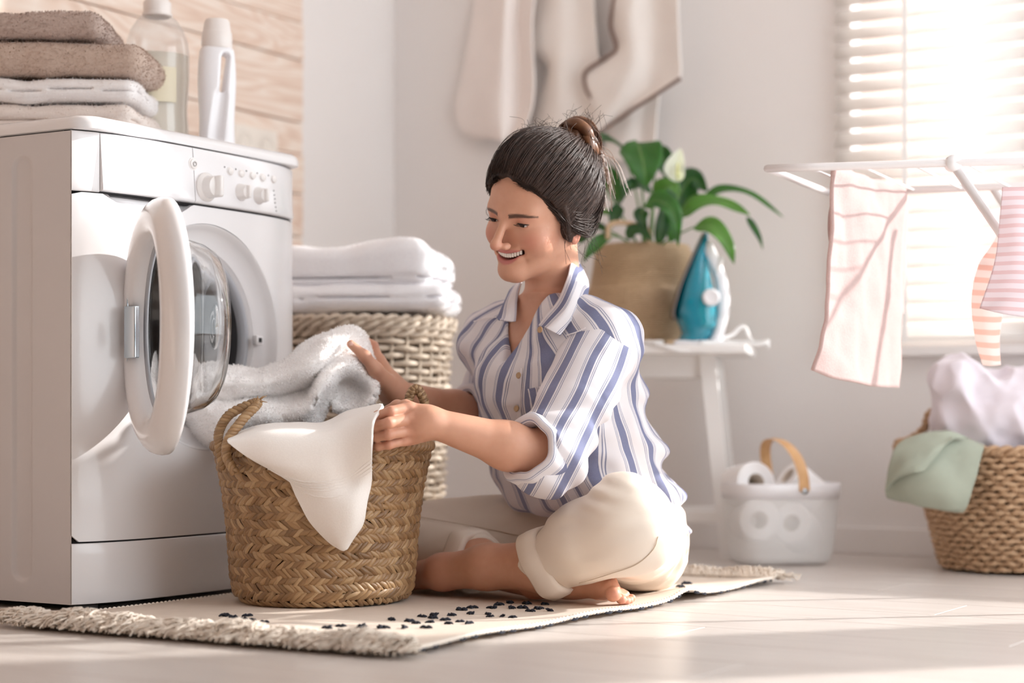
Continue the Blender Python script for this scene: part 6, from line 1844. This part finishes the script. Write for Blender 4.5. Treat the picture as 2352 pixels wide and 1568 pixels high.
# ---- hair drawn back into a bun
BUN = np.array([.004, -.094, .084])
def cranium(p, off): return s_ell(p, (0, -.013, .036), (.072 + off, .093 + off, .080 + off))
def hair_fn(p):
    x, y, z = p[..., 0], p[..., 1], p[..., 2]
    d = cranium(p, .012)
    d = smin(d, s_ell(p, (0, .022, .012), (.070, .062, .078)), .02)
    ax = np.abs(x)
    # hairline: above the brow in front, swept down before the ear, up behind to the nape
    d = smin(d, s_ell(np.stack([ax, y, z], -1), (.0675, .002, -.002), (.0165, .038, .046)), .018)
    sw = np.clip((ax - .046) / .014, 0, 1)
    line = -.753 * y + .659 * z + .0120 + .003 * sw + .40 * np.clip(.011 - z, 0, .05) * sw
    d = smax(d, -line, .006)
    d = smax(d, -.072 - z, .01)
    # combed relief running towards the bun
    q = p - BUN.astype(np.float32); an = np.arctan2(q[..., 0], q[..., 1] * .9 + 1e-6); el = np.arctan2(q[..., 2] + .03, np.hypot(q[..., 0], q[..., 1]))
    d = d - .0014 * np.sin(an * 40 + 4 * vnoise(p, 16., 2.) + el * 3) - .002 * vnoise(np.stack([an * 3, el * .8, 0 * an], -1), 2.2, 4.)
    return d
hg2 = sdf_mesh(hair_fn, (-.115, -.135, -.10), (.115, .115, .145), .0024)
hpart('hair', hg2, M_hair, wo)
hair = [o for o in wo.children if o.name.startswith('hair')][0]
def strands(n, seed, name, m, par, lift=(.001, .006), rad=.00042, front=False):
    r = np.random.default_rng(seed); V, F, c = [], [], 0
    cen = np.array([0, -.013, .036]); R = np.array([.085, .106, .093])
    bd = (BUN - cen) / R; bd /= np.linalg.norm(bd)
    k = 0
    while k < n:
        # starts spread over the hairline (front, temples, nape) and over the scalp
        u = r.random()
        ang = r.uniform(-math.pi, math.pi)
        s0 = np.array([math.sin(ang), math.cos(ang), r.uniform(-.75, .75)])
        s0 /= np.linalg.norm(s0); pt = cen + s0 * R
        ln_ = -.753 * pt[1] + .659 * pt[2] + .012 + .003 * (abs(pt[0]) > .05) + (.4 * max(0, min(.011 - pt[2], .05)) if abs(pt[0]) > .055 else 0)
        if front and (abs(ang) > 1.35 or ln_ > .012): continue
        if ln_ < (-.002 if front else .002) or pt[2] < -.07: continue
        t = np.linspace(0, 1, 14); om = math.acos(np.clip(s0 @ bd, -1, 1))
        if om < .25: continue
        dirs = (np.sin((1 - t) * om)[:, None] * s0 + np.sin(t * om)[:, None] * bd) / math.sin(om)
        lf = r.uniform(*lift); off = .003 + lf * np.sin(math.pi * np.clip(t * 1.1, 0, 1)) + .0012 * np.sin(t * 9 + r.random() * 6)
        p = cen + dirs * (R + off[:, None]); dd_ = hair_fn(p[None].astype(np.float32))[0]; p = p + dirs * np.where(dd_ < .0006, .0006 - dd_ + .25 * off, 0)[:, None]; p = p + .0025 * r.normal(size=3) * np.sin(math.pi * t)[:, None]
        v, f = tube(p, rad * np.interp(t, [0, .1, .9, 1], [.5, 1, 1, .5]), 3, cap=False)
        V.append(v); F.append(np.array(f) + c); c += len(v); k += 1
    o = hpart(name, (np.concatenate(V), np.concatenate(F)), m, par); o['kind'] = 'stuff'
strands(2400, 3, 'hair_strands', M_strand, hair, rad=.0005)
strands(1300, 8, 'hairline_strands', M_strand, hair, rad=.0005, front=True, lift=(.0005, .003))
# side locks: from the parting down over the ear tops, then back up to the bun
V, F, c = [], [], 0
r2 = np.random.default_rng(5)
for i in range(1100):
    s = 1 if i % 5 < 3 else -1
    q = r2.random()
    st = np.array([s * (.018 + .042 * q), .080 - .042 * q ** 1.6, .072 - .030 * q]) + .003 * r2.normal(size=3)
    m1 = np.array([s * (.056 + .018 * q), .052 - .026 * q, .050 - .052 * q]) + .003 * r2.normal(size=3)
    m2 = np.array([s * (.079 + .004 * r2.normal()), .010 - .022 * q, .020 - .052 * q]) + .0025 * r2.normal(size=3)
    m3 = np.array([s * (.070 + .004 * r2.normal()), -.058, .012 - .050 * q + .006 * r2.normal()])
    e = BUN + np.array([s * .02, .006, -.01 * q]) + .004 * r2.normal(size=3)
    pts = spline([st, m1, m2, m3, (m3 + e) / 2 + np.array([s * .020, -.014, .0]), e], 22)
    v, f = tube(pts, .0006 * np.interp(np.linspace(0, 1, 22), [0, .1, .9, 1], [.4, 1, 1, .5]), 3, cap=False); V.append(v); F.append(np.array(f) + c); c += len(v)
o = hpart('side_locks', (np.concatenate(V), np.concatenate(F)), M_hair, hair); o['kind'] = 'stuff'
# bun: coiled locks
bunp = empty('bun', (0, 0, 0), 0, wo)
_g = sdf_mesh(lambda p: s_ell(p, BUN + np.array([0, -.012, .012]), (.035, .029, .034)) - .003 * np.sin(np.arctan2(p[..., 2] - BUN[2] - .012, p[..., 0] - BUN[0]) * 9 + p[..., 1] * 160), BUN - .06, BUN + .06, .003)
mk('bun_core', (h2w(_g[0]) - ORG, _g[1]), M_bun, bunp)
r_ = np.random.default_rng(12)
for i in range(9):
    a0 = i * .7; pts = []
    for t in np.linspace(0, 1, 9):
        a = a0 + t * 3.2; rr = .030 + .006 * math.sin(i * 2.1 + t * 4)
        pts.append(BUN + np.array([rr * math.cos(a), -.014 + .012 * math.sin(a * 1.3 + i), .014 + rr * math.sin(a) * .95]))
    o = mk('bun_lock', (h2w(tube(spline(pts, 26), .0105 * np.interp(np.linspace(0, 1, 26), [0, .2, .8, 1], [.4, 1, 1, .3]), 8)[0]) - ORG, tube(spline(pts, 26), .01, 8)[1]), M_bun, bunp)
V, F, c = [], [], 0
for i in range(420):
    a0 = r_.random() * 6.28; ph = r_.random() * 6; rr0 = .030 + .011 * r_.random(); pts = []
    for t in np.linspace(0, 1, 8):
        a = a0 + t * (2 + r_.random() * .05); rr = rr0 + .002 * math.sin(t * 6 + ph)
        pts.append(BUN + np.array([rr * math.cos(a), -.014 + .013 * math.sin(a * 1.3 + ph), .014 + rr * math.sin(a) * .98]))
    v, f = tube(np.array(pts), .00045, 3, cap=False); V.append(v); F.append(np.array(f) + c); c += len(v)
# falling ends below the bun and loose wisps at nape, temple and crown
for i in range(260):
    st = BUN + np.array([.012 * r_.normal(), -.022, .01 + .01 * r_.normal()]); e = st + np.array([.020 * r_.normal() + .012, -.022 + .010 * r_.normal(), -.06 - .06 * r_.random()])
    pts = spline([st, (st + e) / 2 + np.array([0, -.014, .01]), e], 9); v, f = tube(pts, .0005, 3, cap=False); V.append(v); F.append(np.array(f) + c); c += len(v)
o = hpart('bun_strands', (np.concatenate(V), np.concatenate(F)), M_bun, bunp); o['kind'] = 'stuff'
V, F, c = [], [], 0
for i in range(170):
    k = i % 4
    if k == 0: st = np.array([.055 * r_.choice((-1, 1)) + .008 * r_.normal(), -.06 + .02 * r_.normal(), -.05 + .01 * r_.normal()]); e = st + np.array([.02 * r_.normal(), -.02 + .02 * r_.normal(), -.05 * r_.random() - .02])
    elif k == 1: st = np.array([.03 * r_.normal(), .01 * r_.normal() - .02, .124]); e = st + np.array([.015 * r_.normal(), .02 * r_.normal() - .01, .012 + .012 * r_.random()])
    elif k == 2: st = BUN + np.array([.02 * r_.normal(), -.02, .03]); e = st + np.array([.02 * r_.normal(), .02 * r_.normal() - .015, .02 + .02 * r_.random()])
    else: s = r_.choice((-1, 1)); st = np.array([s * .080, .022 + .006 * r_.normal(), .004 + .012 * r_.normal()]); e = st + np.array([s * .002, -.004 + .006 * r_.normal(), -.03 - .02 * r_.random()])
    pts = spline([st, (st + e) / 2 + .008 * r_.normal(size=3), e], 8); v, f = tube(pts, .0003, 3, cap=False); V.append(v); F.append(np.array(f) + c); c += len(v)
o = hpart('loose_wisps', (np.concatenate(V), np.concatenate(F)), M_hair, hair); o['kind'] = 'stuff'

# ---- sewn details laid on the cloth: buttons, placket edge, chest pocket, seams
def surf(g, px, py, r=5.):
    v = g[0].astype(float); X = 1176 + FPX * v[:, 0] / v[:, 1]; Y = HOR - FPX * (v[:, 2] - CH) / v[:, 1]
    m = (np.abs(X - px) < r) & (np.abs(Y - py) < r)
    return v[m, 1].min() if m.any() else None
def on_cloth(g, pts, n, lift=.001):
    c = spline(np.array(pts, dtype=float), n); out = []; last = None
    for x, y in c:
        d = surf(g, x, y); d = last if d is None else d; last = d
        if d is not None: out.append(P(x, y, d - lift))
    q = np.array(out); k = np.ones(5) / 5
    for j in (1, 2):
        e = np.pad(q[:, j], 2, mode='edge'); q[:, j] = np.convolve(e, k, 'valid')
    return q
M_seam = simple('white_stitching', (236, 230, 232), .9); M_seam2 = simple('trouser_stitching', (206, 188, 168), .9)
for pts, r in (([(1197, 842), (1196, 900), (1196, 960), (1202, 1000)], .0011), ([(1088, 738), (1110, 732), (1140, 728)], .0011), ([(1300, 770), (1325, 762), (1345, 752)], .0011)):
    q = on_cloth(sg_, pts, 30); mk('seam', tube(q - ORG, r, 5), M_seam, shirt)
for pts in ([(965, 1187), (1040, 1200), (1120, 1214), (1190, 1230)], [(1512, 1230), (1500, 1262), (1462, 1296), (1400, 1318), (1330, 1340)]):
    q = on_cloth(pg, pts, 40, .0002); mk('seam', tube(q - ORG, .0009, 5), M_seam2, trou)
pk = []
for t in np.linspace(0, 1, 7):
    row = []
    for s_ in np.linspace(0, 1, 6):
        x = 1212 + 46 * s_ + 10 * t; y = 893 - 9 * s_ + 46 * t
        d = surf(sg_, x, y, 7.); row.append((x, y, (d or 3.30) - .0025))
    pk.append(row)
c = np.array(pk); c[..., 2] = np.median(c[..., 2]) + (c[..., 2] - np.median(c[..., 2])) * .6
shirt_patch('chest_pocket', [[tuple(q) for q in r] for r in c], .002, 24, 24, base=.012)
M_btn = simple('horn_button', (176, 142, 104), .3)
for px, py in ((1241, 757), (1187, 938), (1192, 862)):
    d = surf(sg_, px, py, 6.)
    if px == 1241: d = 3.238
    q = P(px, py, d - .0015) - ORG; rot = Vector((bf[0], bf[1], .1)).to_track_quat('Z', 'Y').to_matrix()
    g = lathe([(0, 0), (.0055, 0), (.006, .001), (.0055, .0022), (.004, .0018), (0, .0016)], 18)
    mk('button', (np.asarray(g[0]) @ np.array(rot).T + q, g[1]), M_btn, shirt)
